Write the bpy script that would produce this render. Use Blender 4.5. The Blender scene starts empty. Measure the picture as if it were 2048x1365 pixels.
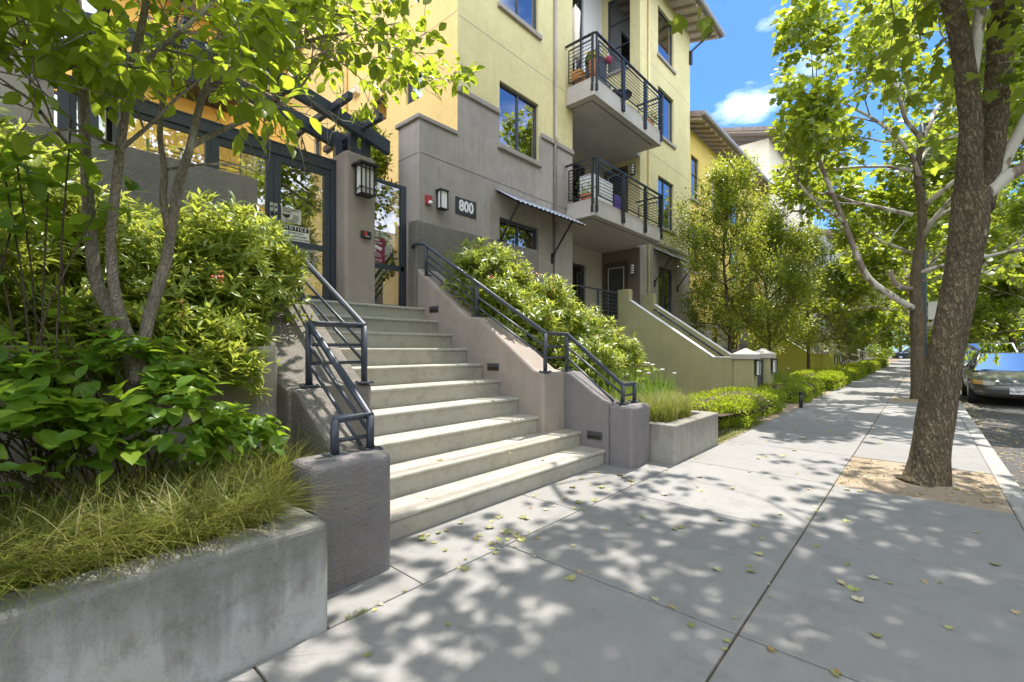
import bpy, bmesh, math, random
import numpy as np
from mathutils import Vector
R = math.radians
PI = math.pi
S = bpy.context.scene
C = S.collection
rng = np.random.default_rng(7)
rnd = random.Random(11)

# ------------------------------------------------------------------ camera model (position measured from the photograph)
CH = 1.38; FPX = 918.0; YAW = math.atan2(821, FPX); HZ = 698.0
FW = np.array([math.cos(YAW), math.sin(YAW), 0.0]); RT = np.array([math.sin(YAW), -math.cos(YAW), 0.0])
def at(x, y, Y):
    """world point seen at photo pixel (x, y) on the vertical plane at depth Y"""
    d = FW + RT * (x - 1024.0) / FPX + np.array([0, 0, 1.0]) * (HZ - y) / FPX
    return np.array([0, 0, CH]) + d * (Y / d[1])
cd = bpy.data.cameras.new("camera"); cam = bpy.data.objects.new("camera", cd); C.objects.link(cam)
cd.sensor_width = 36.0; cd.lens = 36.0 * FPX / 2048.0
cd.clip_start = 0.05; cd.clip_end = 2000.0
cam.location = (0, 0, CH); cam.rotation_euler = (R(90), 0, YAW - R(90)); cd.shift_y = (HZ - 682.5) / 2048.0
S.camera = cam

# ------------------------------------------------------------------ materials
MATS = {}
class NT:
    def __init__(s, name):
        s.m = bpy.data.materials.new(name); s.m.use_nodes = True
        s.t = s.m.node_tree; s.n = s.t.nodes; s.l = s.t.links
        s.p = s.n["Principled BSDF"]; s.out = s.n["Material Output"]
        MATS[name] = s.m
    def node(s, typ, **kw):
        n = s.n.new(typ)
        for k, v in kw.items():
            if k.startswith("i_"):
                key = k[2:]; key = int(key) if key.isdigit() else key.replace("_", " ")
                n.inputs[key].default_value = v
            else: setattr(n, k, v)
        return n
    def link(s, a, b): s.l.new(a, b)
    def coord(s, scale=(1, 1, 1), out="Object"):
        t = s.node("ShaderNodeTexCoord"); m = s.node("ShaderNodeMapping"); m.inputs["Scale"].default_value = scale
        s.link(t.outputs[out], m.inputs[0]); return m.outputs[0]
    def noise(s, v, scale, detail=6, rough=.6):
        n = s.node("ShaderNodeTexNoise"); n.inputs["Scale"].default_value = scale; n.inputs["Detail"].default_value = detail
        n.inputs["Roughness"].default_value = rough
        if v is not None: s.link(v, n.inputs["Vector"])
        return n.outputs["Fac"]
    def ramp(s, f, stops):
        r = s.node("ShaderNodeValToRGB"); el = r.color_ramp.elements
        while len(el) < len(stops): el.new(.5)
        for e, (p, c) in zip(el, stops):
            e.position = p; e.color = (*c, 1) if len(c) == 3 else (c[0],) * 3 + (1,)
        s.link(f, r.inputs[0]); return r.outputs[0]
    def mix(s, f, a, b, mode="MIX"):
        m = s.node("ShaderNodeMix", data_type="RGBA", blend_type=mode)
        if hasattr(f, "links") or hasattr(f, "is_linked"): s.link(f, m.inputs[0])
        else: m.inputs[0].default_value = f
        for v, i in ((a, 6), (b, 7)):
            if hasattr(v, "is_linked"): s.link(v, m.inputs[i])
            else: m.inputs[i].default_value = (*v, 1)
        return m.outputs[2]
    def math(s, op, a, b=0.0):
        m = s.node("ShaderNodeMath", operation=op)
        for v, i in ((a, 0), (b, 1)):
            if hasattr(v, "is_linked"): s.link(v, m.inputs[i])
            else: m.inputs[i].default_value = v
        return m.outputs[0]
    def bump(s, h, strength, dist=.02):
        b = s.node("ShaderNodeBump"); b.inputs["Strength"].default_value = strength; b.inputs["Distance"].default_value = dist
        s.link(h, b.inputs["Height"]); s.link(b.outputs[0], s.p.inputs["Normal"])
    def set(s, base=None, rough=None, metal=None, spec=None):
        if base is not None:
            if hasattr(base, "is_linked"): s.link(base, s.p.inputs["Base Color"])
            else: s.p.inputs["Base Color"].default_value = (*base, 1)
        if rough is not None: s.p.inputs["Roughness"].default_value = rough
        if metal is not None: s.p.inputs["Metallic"].default_value = metal
        if spec is not None: s.p.inputs["Specular IOR Level"].default_value = spec

def plain(name, col, rough=.5, metal=0.0, var=.12, nscale=14, spec=.5):
    m = NT(name); v = m.coord(); f = m.noise(v, nscale)
    d = tuple(c * (1 - var) for c in col); b = tuple(min(1, c * (1 + var)) for c in col)
    m.set(m.ramp(f, [(.3, d), (.7, b)]), rough, metal, spec); return m.m

def stucco(name, col, grain=130, bump=.35, stain=.25, warm=None, dist=.012):
    """sand-finish plaster: fine grain, soft cloudy mottling and faint runs"""
    m = NT(name); v = m.coord()
    big = m.noise(v, .9, 5, .55); mid = m.noise(v, 6, 6, .65)
    vs = m.coord((9, 9, .55)); run = m.noise(vs, 1.0, 5, .6)
    d = tuple(c * (1 - stain) for c in col); b = tuple(min(1, c * 1.10) for c in col)
    c1 = m.ramp(big, [(.33, d), (.66, b)])
    w = warm or tuple(c * .82 for c in col)
    c2 = m.mix(m.math("MULTIPLY", m.ramp(run, [(.48, (0,)), (.66, (1,))]), .6), c1, w)
    c3 = m.mix(.45, c2, m.ramp(mid, [(.3, d), (.7, b)]))
    m.set(c3, .92, 0, .2)
    g = m.noise(v, grain, 3, .7); g2 = m.noise(v, grain * .28, 2, .5)
    m.bump(m.math("ADD", g, m.math("MULTIPLY", g2, .8)), bump, dist); return m.m

def concrete(name, col, stainc, amount=.5, streak=False, slabs=False, top=.53, grain=220, warm=(.36, .33, .28)):
    m = NT(name); v = m.coord()
    big = m.noise(v, 1.3, 8, .62); mid = m.noise(v, 9, 6, .7); fine = m.noise(v, 120, 3, .75)
    c = m.ramp(big, [(.3, tuple(x * .80 for x in col)), (.5, col), (.72, tuple(min(1, x * 1.12) for x in col))])
    c = m.mix(m.math("MULTIPLY", m.ramp(m.noise(v, .6, 8, .72), [(.46, (0,)), (.64, (1,))]), .6), c, warm)
    c = m.mix(m.math("MULTIPLY", m.ramp(mid, [(.49, (0,)), (.68, (1,))]), amount * .6), c, stainc)
    if streak:
        vs = m.coord((11, 11, .9)); st = m.noise(vs, 1.0, 6, .65)
        sx = m.node("ShaderNodeSeparateXYZ"); tc = m.node("ShaderNodeTexCoord"); m.link(tc.outputs["Object"], sx.inputs[0])
        hgt = m.math("DIVIDE", sx.outputs[2], top)
        k = m.math("ADD", m.math("MULTIPLY", st, .95), m.math("MULTIPLY", hgt, .62)); lo = m.noise(m.coord((.9, .9, .3)), 1.0, 2, .5)
        k = m.math("ADD", k, m.math("MULTIPLY", lo, .9))
        c = m.mix(m.math("MULTIPLY", m.ramp(k, [(.0, (0,)), (.66, (0,)), (.80, (1,))]) if False else m.ramp(m.math("SUBTRACT", k, .72), [(.52, (0,)), (.64, (.55,)), (.85, (1,))]), m.math("MULTIPLY", m.math("ADD", mid, .35), amount)), c, stainc)
    if slabs:   # slab to slab tone, gum spots, old drips
        gi = m.node("ShaderNodeNewGeometry"); c = m.mix(.55, c, m.ramp(gi.outputs["Random Per Island"], [(0, tuple(x * .82 for x in col)), (.5, tuple(x * .98 for x in col)), (1, tuple(x * 1.12 for x in col))]))
        vo = m.node("ShaderNodeTexVoronoi"); vo.inputs["Scale"].default_value = 2.3; m.link(v, vo.inputs["Vector"])
        c = m.mix(m.math("MULTIPLY", m.ramp(vo.outputs["Distance"], [(.04, (1,)), (.07, (0,))]), .6), c, tuple(x * .45 for x in col))
        dr = m.noise(v, 3.5, 9, .75); c = m.mix(m.math("MULTIPLY", m.ramp(dr, [(.53, (0,)), (.60, (1,))]), .38), c, tuple(x * .62 for x in col))
    sp = m.noise(v, 60, 4, .8)
    c = m.mix(m.math("MULTIPLY", m.ramp(sp, [(.66, (0,)), (.74, (1,))]), .35), c, tuple(x * .55 for x in col))
    c = m.mix(.22, c, m.ramp(fine, [(.3, tuple(x * .6 for x in col)), (.7, tuple(min(1, x * 1.3) for x in col))]))
    m.set(c, .88, 0, .25)
    m.bump(m.math("ADD", m.noise(v, grain, 3, .7), m.math("MULTIPLY", mid, .8)), .28, .006); return m.m

def leafmat(name, cols, trans, tfac=.45, rough=.42, spec=.45, obj=False):
    m = NT(name); g = m.node("ShaderNodeNewGeometry")
    n = len(cols); oi = m.node("ShaderNodeObjectInfo"); c = m.ramp(oi.outputs["Random"] if obj else g.outputs["Random Per Island"], [(i / max(1, n - 1), cc) for i, cc in enumerate(cols)])
    v = m.coord(); blot = m.noise(v, 30, 3, .6)
    c = m.mix(m.math("MULTIPLY", m.ramp(blot, [(.45, (0,)), (.8, (1,))]), .35), c, tuple(x * .6 for x in cols[0]))
    m.set(c, rough, 0, spec)
    t = m.node("ShaderNodeBsdfTranslucent")
    tc = m.mix(g.outputs["Random Per Island"], tuple(x * .72 for x in trans), tuple(min(1, x * 1.15) for x in trans))
    m.link(tc, t.inputs[0])
    mx = m.node("ShaderNodeMixShader"); mx.inputs[0].default_value = tfac
    m.link(m.p.outputs[0], mx.inputs[1]); m.link(t.outputs[0], mx.inputs[2]); m.link(mx.outputs[0], m.out.inputs[0]); return m.m

def barkmat(name, dark, mid, pale, pamt=.62, vscale=1.0, crack=.9):
    m = NT(name); v = m.coord((10 * vscale, 10 * vscale, 3.9 * vscale)); w = m.math("MULTIPLY", m.noise(m.coord((9, 9, 5)), 2.2, 4), 2.2)
    vo = m.node("ShaderNodeTexVoronoi", feature="DISTANCE_TO_EDGE"); vo.inputs["Scale"].default_value = 2.6
    ad = m.node("ShaderNodeVectorMath", operation="ADD"); m.link(v, ad.inputs[0])
    cmb = m.node("ShaderNodeCombineXYZ"); m.link(w, cmb.inputs[0]); m.link(w, cmb.inputs[1]); m.link(w, cmb.inputs[2]); m.link(cmb.outputs[0], ad.inputs[1])
    m.link(ad.outputs[0], vo.inputs["Vector"]); e = vo.outputs["Distance"]
    n1 = m.noise(v, .8, 8, .72); n2 = m.noise(m.coord((1.4, 1.4, .8)), 1.6, 4, .55)
    c = m.ramp(n1, [(.25, tuple(x * .6 for x in mid)), (.5, mid), (.75, tuple(x * 1.5 for x in mid))])
    c = m.mix(m.math("MULTIPLY", m.ramp(e, [(.0, (1,)), (.16, (0,))]), .75), c, dark)
    c = m.mix(m.ramp(n2, [(pamt, (0,)), (pamt + .03, (1,))]), c, pale)
    m.set(c, .9, 0, .2)
    h = m.math("ADD", m.math("MULTIPLY", m.ramp(e, [(0, (0,)), (.22, (1,))]), 1.0), m.math("MULTIPLY", n1, .6))
    m.bump(h, crack, .02); return m.m

def glassmat(name, refl=.4, tint=(.86, .85, .88), trans=(.8, .85, .85)):
    m = NT(name)
    g = m.node("ShaderNodeBsdfGlossy"); g.inputs["Color"].default_value = (*tint, 1); g.inputs["Roughness"].default_value = .01
    t = m.node("ShaderNodeBsdfTransparent"); t.inputs[0].default_value = (*trans, 1)
    fr = m.node("ShaderNodeFresnel"); fr.inputs[0].default_value = 1.5
    f = m.math("MINIMUM", m.math("ADD", fr.outputs[0], refl), 1.0)
    mx = m.node("ShaderNodeMixShader"); m.link(f, mx.inputs[0]); m.link(t.outputs[0], mx.inputs[1]); m.link(g.outputs[0], mx.inputs[2])
    m.link(mx.outputs[0], m.out.inputs[0]); return m.m

GREY = stucco("grey_stucco", (.40, .36, .32), warm=(.25, .20, .16))
ROUGH = stucco("rough_grey_stucco", (.29, .265, .235), grain=75, bump=.9, dist=.03)
PIER = stucco("purple_grey_stucco", (.30, .278, .28), grain=95, bump=1.0, dist=.022, warm=(.27, .22, .20))
PINK = stucco("mauve_stucco", (.375, .322, .282), bump=.3, warm=(.33, .24, .19))
YEL = stucco("lemon_stucco", (.68, .595, .315), stain=.16, bump=.3, warm=(.60, .52, .25))
AMBERW = stucco("amber_stucco", (.80, .60, .17), stain=.12, bump=.3)
GOLD = stucco("golden_stucco", (.84, .61, .25), stain=.12, bump=.3, warm=(.76, .54, .23))
ORANGE = stucco("orange_stucco", (.85, .52, .13), stain=.10, bump=.25)
CREAM = stucco("cream_stucco", (.74, .66, .50), stain=.1, bump=.2)
PALE = stucco("pale_grey_stucco", (.62, .62, .60), stain=.1, bump=.2)
BEIGE = stucco("beige_stucco", (.52, .47, .40), stain=.1, bump=.2)
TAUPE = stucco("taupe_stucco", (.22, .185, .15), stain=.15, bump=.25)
OLIVE = stucco("olive_stucco", (.38, .36, .19), stain=.15, bump=.3, warm=(.32, .31, .13))
LIME = stucco("lime_stucco", (.44, .46, .10), stain=.15, bump=.3)
STONE = stucco("cast_stone", (.50, .46, .41), stain=.18, bump=.2, grain=180)
CAP = stucco("grey_trim", (.36, .32, .285), stain=.15, bump=.2)
WALK = concrete("sidewalk_concrete", (.268, .260, .250), (.15, .140, .125), .7, grain=260, warm=(.27, .248, .215), slabs=True)
STEP = concrete("step_concrete", (.41, .395, .35), (.21, .185, .12), .85, grain=200, warm=(.40, .355, .25))
PLANT = concrete("planter_concrete", (.42, .43, .42), (.14, .125, .11), 1.0, streak=True, top=.53)
KERB = concrete("kerb_concrete", (.32, .31, .29), (.25, .23, .2), .5)
ASPH = concrete("asphalt", (.085, .082, .08), (.035, .035, .035), .4, grain=160, warm=(.11, .10, .09))
SOIL = concrete("bare_soil", (.34, .265, .19), (.19, .14, .095), .7, grain=60, warm=(.40, .32, .23))
DARKSOIL = concrete("dark_soil", (.07, .05, .035), (.03, .022, .016), .7, grain=40, warm=(.09, .065, .04))
JOINT = concrete("joint_dirt", (.13, .095, .06), (.05, .045, .03), .7, grain=60, warm=(.20, .12, .05))
NAVY = plain("navy_metal", (.042, .053, .072), .38, .0, .1, 20, .55)
RAILM = plain("rail_paint", (.045, .054, .075), .42, .0, .15, 40, .5)
BLACK = plain("black_metal", (.018, .019, .022), .4)
DKGREY = plain("dark_grey", (.06, .06, .065), .5)
BRONZE = plain("bronze_plate", (.06, .05, .035), .35, .6)
ALU = plain("galvanised_metal", (.62, .63, .66), .32, .85, .1, 8)
WHITE = plain("white_paint", (.80, .79, .77), .5, 0, .05)
FROST = plain("frosted_glass", (.82, .80, .76), .25, 0, .03)
RED = plain("red_plastic", (.42, .03, .03), .4)
MAROON = plain("maroon_sign", (.22, .012, .045), .45, 0, .05)
SIGNW = plain("sign_white", (.78, .76, .70), .5, 0, .04)
SIGNG = plain("sign_grey", (.62, .60, .53), .5, 0, .04)
TANW = plain("tan_wood", (.34, .26, .19), .7, 0, .2, 6)
GUTTER = plain("gutter_grey", (.30, .28, .265), .45, 0, .1)
ROOFM = plain("roof_tile", (.24, .19, .16), .85, 0, .3, 3)
BROWN = plain("dark_brown", (.055, .035, .025), .6)
DOORM = plain("door_brown", (.10, .078, .055), .55, 0, .1)
BLIND = plain("blind_slats", (.62, .64, .60), .6, 0, .03)
INSIDE = plain("room_interior", (.05, .05, .052), .9, 0, .3, 1.5)
CANVAS = plain("canvas", (.80, .70, .56), .8, 0, .1)
TERRA = plain("terracotta", (.46, .17, .075), .7, 0, .15)
FUCHS = plain("magenta_cloth", (.5, .05, .12), .7)
PURPLE = plain("purple_cloth", (.12, .06, .32), .7)
ORWOOD = plain("orange_wood", (.60, .30, .10), .6, 0, .15)
PANE = glassmat("window_glass", .34)
GATEGL = glassmat("gate_glass", .17, trans=(.86, .88, .86))
BALGL = glassmat("dark_glass", .15, trans=(.35, .38, .4))
CARGL = glassmat("car_glass", .05, tint=(.62, .66, .68), trans=(.22, .25, .24))

PLANE_L = leafmat("plane_leaf", [(.07, .125, .014), (.11, .17, .02), (.16, .215, .024)], (.52, .60, .045), .5)
CHERRY_L = leafmat("broad_leaf", [(.10, .17, .015), (.15, .22, .02), (.21, .27, .028)], (.58, .70, .05), .52, .36)
SHRUB_L = leafmat("sapling_leaf", [(.09, .19, .024), (.13, .24, .028), (.20, .29, .034)], (.45, .64, .05), .46, .34)
OLE_L = leafmat("oleander_leaf", [(.13, .20, .03), (.20, .27, .04), (.30, .35, .06)], (.60, .66, .10), .45, .34, .5)
BOX_L = leafmat("boxwood_leaf", [(.10, .17, .012), (.17, .25, .016), (.28, .34, .022)], (.55, .66, .04), .45, .4)
SLIM_L = leafmat("small_leaf", [(.06, .11, .016), (.095, .15, .02), (.15, .20, .025)], (.56, .62, .06), .46, .38)
PALE_L = leafmat("pale_leaf", [(.10, .12, .045), (.15, .165, .07), (.20, .18, .10)], (.36, .40, .12), .35, .5)
GRASS_L = leafmat("grass_blade", [(.10, .14, .018), (.145, .18, .024), (.21, .21, .04), (.36, .31, .15)], (.42, .46, .07), .35, .5)
IRIS_L = leafmat("strap_leaf", [(.06, .13, .015), (.09, .17, .018), (.13, .20, .025)], (.30, .48, .04), .35, .4)
TURF_L = leafmat("turf_blade", [(.08, .12, .012), (.12, .16, .02), (.22, .20, .07)], (.34, .42, .05), .3, .5)
FALL_L = leafmat("fallen_leaf", [(.44, .42, .18), (.24, .25, .09), (.58, .54, .38), (.34, .20, .07), (.48, .46, .18), (.30, .34, .10)], (.3, .28, .06), .15, .6, obj=True)
LITTER_L = leafmat("dry_litter", [(.22, .15, .07), (.36, .28, .12), (.30, .28, .08)], (.25, .2, .05), .15, .7)
FLOWER = plain("coral_flower", (.62, .16, .08), .6, 0, .2, 60)
WFLOWER = plain("white_petal", (.85, .85, .86), .5, 0, .02)
YFLOWER = plain("yellow_petal", (.85, .65, .05), .5, 0, .05)
PLANE_B = barkmat("plane_bark", (.055, .044, .028), (.235, .185, .118), (.48, .42, .30), .66)
PLANE_P = barkmat("plane_limb_bark", (.14, .11, .09), (.28, .225, .17), (.58, .54, .46), .47, 1.0, .3)
CHERRY_B = barkmat("cherry_bark", (.12, .10, .08), (.31, .265, .215), (.50, .46, .39), .58, 2.2, .5)
TWIG_B = barkmat("twig_bark", (.04, .03, .024), (.12, .09, .065), (.2, .16, .12), .7, 3, .4)

# ------------------------------------------------------------------ mesh builder and scene-tree helpers
class MB:
    def __init__(s): s.v = []; s.f = []; s.sm = []
    def add(s, vs, fs, smooth=False):
        o = len(s.v); s.v.extend([tuple(map(float, p)) for p in vs]); s.f.extend([tuple(i + o for i in q) for q in fs]); s.sm.extend([smooth] * len(fs)); return s
    def box(s, x0, x1, y0, y1, z0, z1):
        x0, x1 = min(x0, x1), max(x0, x1); y0, y1 = min(y0, y1), max(y0, y1); z0, z1 = min(z0, z1), max(z0, z1)
        v = [(x0, y0, z0), (x1, y0, z0), (x1, y1, z0), (x0, y1, z0), (x0, y0, z1), (x1, y0, z1), (x1, y1, z1), (x0, y1, z1)]
        return s.add(v, [(0, 3, 2, 1), (4, 5, 6, 7), (0, 1, 5, 4), (1, 2, 6, 5), (2, 3, 7, 6), (3, 0, 4, 7)])
    def quad(s, a, b, c, d): return s.add([a, b, c, d], [(0, 1, 2, 3)])
    def prism(s, poly, axis, a, b):
        """extrude a 2-D outline (counter-clockwise) along an axis from a to b"""
        def P(u, w, t): return {"x": (t, u, w), "y": (u, t, w), "z": (u, w, t)}[axis]
        n = len(poly); v = [P(u, w, a) for u, w in poly] + [P(u, w, b) for u, w in poly]
        f = [tuple(range(n))[::-1], tuple(range(n, 2 * n))] + [(i, (i + 1) % n, n + (i + 1) % n, n + i) for i in range(n)]
        return s.add(v, f)
    def tube(s, pts, rad, n=8, cap=True, jit=0.0, smooth=True):
        pts = [np.array(p, float) for p in pts]; k = len(pts)
        if not hasattr(rad, "__len__"): rad = [rad] * k
        T = []
        for i in range(k):
            t = pts[min(i + 1, k - 1)] - pts[max(i - 1, 0)]; T.append(t / (np.linalg.norm(t) + 1e-9))
        a = np.array([0, 0, 1.0]) if abs(T[0][2]) < .9 else np.array([1.0, 0, 0])
        u = np.cross(T[0], a); u /= np.linalg.norm(u); V = []
        ph = np.linspace(0, 2 * PI, n, endpoint=False)
        for i in range(k):
            u = u - T[i] * (u @ T[i]); u /= np.linalg.norm(u) + 1e-9; w = np.cross(T[i], u)
            rr = rad[i] * (1 + jit * (rng.random(n) - .5)) if jit else np.full(n, rad[i])
            for q in range(n): V.append(pts[i] + (u * math.cos(ph[q]) + w * math.sin(ph[q])) * rr[q])
        F = []
        for i in range(k - 1):
            for q in range(n):
                b = (q + 1) % n; F.append((i * n + q, i * n + b, (i + 1) * n + b, (i + 1) * n + q))
        if cap: F.append(tuple(range(n))[::-1]); F.append(tuple((k - 1) * n + q for q in range(n)))
        return s.add(V, F, smooth)
    def bar(s, a, b, w, h=None):
        """square-section bar from a to b"""
        a = np.array(a, float); b = np.array(b, float); h = h or w; t = b - a; t /= np.linalg.norm(t)
        up = np.array([0, 0, 1.0]) if abs(t[2]) < .95 else np.array([0, 1.0, 0])
        u = np.cross(t, up); u /= np.linalg.norm(u); q = np.cross(u, t)
        V = [p + u * (sx * w / 2) + q * (sz * h / 2) for p in (a, b) for sx, sz in ((-1, -1), (1, -1), (1, 1), (-1, 1))]
        return s.add(V, [(0, 1, 2, 3), (7, 6, 5, 4), (0, 4, 5, 1), (1, 5, 6, 2), (2, 6, 7, 3), (3, 7, 4, 0)])
    def ball(s, c, r, sz=1.0, n=10, m=6):
        V = [(c[0], c[1], c[2] + r * sz)]; F = []
        for i in range(1, m):
            a = PI * i / m
            for j in range(n):
                p = 2 * PI * j / n; V.append((c[0] + r * math.sin(a) * math.cos(p), c[1] + r * math.sin(a) * math.sin(p), c[2] + r * sz * math.cos(a)))
        V.append((c[0], c[1], c[2] - r * sz)); L = len(V) - 1
        for j in range(n):
            F.append((0, 1 + j, 1 + (j + 1) % n)); F.append((L, 1 + (m - 2) * n + (j + 1) % n, 1 + (m - 2) * n + j))
        for i in range(m - 2):
            for j in range(n):
                a = 1 + i * n + j; b = 1 + i * n + (j + 1) % n; F.append((a, a + n, b + n, b))
        return s.add(V, F, True)
    def mesh(s, name, org):
        me = bpy.data.meshes.new(name)
        v = np.array(s.v, float) - np.array(org, float)
        me.from_pydata([tuple(p) for p in v], [], s.f); me.update()
        me.polygons.foreach_set("use_smooth", s.sm); return me

ORG = {}
def props(o, label=None, cat=None, group=None, kind=None):
    if label: o["label"] = label
    if cat: o["category"] = cat
    if group: o["group"] = group
    if kind: o["kind"] = kind
    return o
def thing(name, label, cat, loc=(0, 0, 0), group=None):
    o = bpy.data.objects.new(name, None); C.objects.link(o); o.location = loc; o.empty_display_size = .2
    ORG[o.name] = np.array(loc, float); return props(o, label, cat, group)
def part(name, geo, mat, parent=None, label=None, bevel=0, seg=2, org=None, smooth=None):
    base = ORG[parent.name] if parent is not None else np.array(org if org is not None else (0, 0, 0), float)
    me = geo.mesh(name, base) if isinstance(geo, MB) else geo
    me.materials.append(mat)
    o = bpy.data.objects.new(name, me); C.objects.link(o)
    if parent is not None: o.parent = parent; ORG[o.name] = base
    else: o.location = base; ORG[o.name] = base
    if label: o["label"] = label
    if bevel:
        b = o.modifiers.new("bevel", "BEVEL"); b.width = bevel; b.segments = seg; b.limit_method = "ANGLE"; b.angle_limit = R(40)
    return o
def solo(name, geo, mat, label, cat, org, group=None, bevel=0, seg=2):
    return props(part(name, geo, mat, None, None, bevel, seg, org), label, cat, group)
def struct(name, geo, mat, bevel=0):
    return props(part(name, geo, mat, None, None, bevel), kind="structure")
def copy_tree(o, loc=None, rotz=None, scale=None, label=None, parent=None):
    c = o.copy(); C.objects.link(c)
    if parent is not None: c.parent = parent
    if loc is not None: c.location = loc
    if rotz is not None: c.rotation_euler = (0, 0, rotz)
    if scale is not None: c.scale = (scale,) * 3 if not hasattr(scale, "__len__") else scale
    if label: c["label"] = label
    for ch in list(o.children): copy_tree(ch, parent=c)
    return c

# ------------------------------------------------------------------ leaves
def tmpl(outline, fold=.0, cup=.0):
    """leaf blade as a fan from the midrib: outline in (side, along), y = 0..1"""
    o = [(x, y, -fold * abs(x) * 1.0 + cup * (y - .4) ** 2 * -1.0) for x, y in outline]
    return np.array(o, float)
def fan(outline, fold, cup, c=(0, .42)):
    v = np.vstack([np.array([[c[0], c[1], 0.0]]), tmpl(outline, fold, cup)]); n = len(outline)
    return v, [(0, 1 + i, 1 + (i + 1) % n) for i in range(n)]
L_PLANE = fan([(0, 0), (.28, -.02), (.52, .22), (.34, .36), (.56, .62), (.24, .62), (0, 1), (-.24, .62), (-.56, .62), (-.34, .36), (-.52, .22), (-.28, -.02)], -.22, .25, (0, .3))
L_PLANE5 = fan([(0, 0), (.5, .18), (.3, .42), (.42, .66), (0, 1), (-.42, .66), (-.3, .42), (-.5, .18)], -.2, .2, (0, .35))
def midrib(w, fold, droop):
    ys = [0, .25, .55, .82, 1]; ws = [0, .8 * w, w, .55 * w, 0]
    V = []; 
    for y, a in zip(ys, ws):
        z = -droop * y * y; V += [(-a, y, z + fold * a), (0, y, z), (a, y, z + fold * a)]
    F = []
    for i in range(4):
        b = i * 3; F += [(b, b + 1, b + 4, b + 3), (b + 1, b + 2, b + 5, b + 4)]
    return np.array(V, float), F
L_OVATE = midrib(.30, .35, .22)
L_OVATE2 = (np.array([(0, 0, 0), (-.28, .45, .08), (0, .5, 0), (.28, .45, .08), (0, 1, -.12)], float), [(0, 2, 1), (0, 3, 2), (1, 2, 4), (2, 3, 4)])
L_LANCE = (np.array([(0, 0, 0), (-.12, .42, .04), (0, .46, 0), (.12, .42, .04), (0, 1, -.10)], float), [(0, 2, 1), (0, 3, 2), (1, 2, 4), (2, 3, 4)])
L_SMALL = (np.array([(0, 0, 0), (-.26, .5, .06), (.26, .5, .06), (0, 1, 0)], float), [(0, 2, 1), (1, 2, 3)])

def unit(a): return a / (np.linalg.norm(a, axis=-1, keepdims=True) + 1e-9)
def leaves(name, T, P, D, N, Ssz, mat, parent=None, label=None, org=None, extra=None):
    """all leaves of one crown as ONE mesh: P position, D blade direction, N blade normal, Ssz length"""
    tv, tf = T; P = np.asarray(P, float); n = len(P); D = unit(np.asarray(D, float)); X = unit(np.cross(D, N)); Nn = np.cross(X, D)
    Ssz = np.broadcast_to(np.asarray(Ssz, float), (n,))
    V = (P[:, None, :] + Ssz[:, None, None] * (tv[None, :, 0, None] * X[:, None, :] + tv[None, :, 1, None] * D[:, None, :] + tv[None, :, 2, None] * Nn[:, None, :]))
    base = ORG[parent.name] if parent is not None else np.array(org if org is not None else (0, 0, 0), float)
    V = (V - base).reshape(-1, 3); k = len(tv)
    fl = np.concatenate([np.array(f) for f in tf]); ln = np.array([len(f) for f in tf])
    L = (fl[None, :] + (np.arange(n) * k)[:, None]).reshape(-1); LT = np.tile(ln, n)
    me = bpy.data.meshes.new(name); me.vertices.add(len(V)); me.vertices.foreach_set("co", V.ravel())
    me.loops.add(len(L)); me.loops.foreach_set("vertex_index", L.astype(np.int32))
    me.polygons.add(len(LT)); me.polygons.foreach_set("loop_start", np.concatenate([[0], np.cumsum(LT)[:-1]]).astype(np.int32))
    me.polygons.foreach_set("loop_total", LT.astype(np.int32)); me.update(calc_edges=True)
    return part(name, me, mat, parent, label, org=base)
def rv(n): return unit(rng.normal(size=(n, 3)))

def grass_mesh(name, bases, h0, h1, lean, width, mat, parent=None, org=None, bias=(0, 0, 0), segs=4):
    """curved tapering blades as one mesh"""
    B = np.asarray(bases, float); n = len(B); h = rng.uniform(h0, h1, n); ang = rng.uniform(0, 2 * PI, n)
    ld = np.stack([np.cos(ang), np.sin(ang), np.zeros(n)], 1) * rng.uniform(.25, 1, n)[:, None] * lean + np.array(bias)
    side = np.stack([-np.sin(ang), np.cos(ang), np.zeros(n)], 1); w = width * rng.uniform(.6, 1.2, n)
    V = []
    for i in range(segs + 1):
        t = i / segs; c = B + np.array([0, 0, 1.0]) * (h * (t - .38 * np.linalg.norm(ld, axis=1) * t * t))[:, None] + ld * (h * t * t)[:, None]
        ww = (w * (1 - t) ** .7)[:, None] if i < segs else 0 * w[:, None]
        V += [c - side * ww, c + side * ww]
    V = np.stack(V, 1); k = V.shape[1]
    base = ORG[parent.name] if parent is not None else np.array(org if org is not None else (0, 0, 0), float)
    V = (V - base).reshape(-1, 3); q = np.array([(2 * i, 2 * i + 1, 2 * i + 3, 2 * i + 2) for i in range(segs)])
    L = (q.ravel()[None] + (np.arange(n) * k)[:, None]).reshape(-1); m = n * segs
    me = bpy.data.meshes.new(name); me.vertices.add(len(V)); me.vertices.foreach_set("co", V.ravel())
    me.loops.add(len(L)); me.loops.foreach_set("vertex_index", L.astype(np.int32)); me.polygons.add(m)
    me.polygons.foreach_set("loop_start", (np.arange(m) * 4).astype(np.int32)); me.polygons.foreach_set("loop_total", np.full(m, 4, np.int32))
    me.update(calc_edges=True); return part(name, me, mat, parent, org=base)

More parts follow.
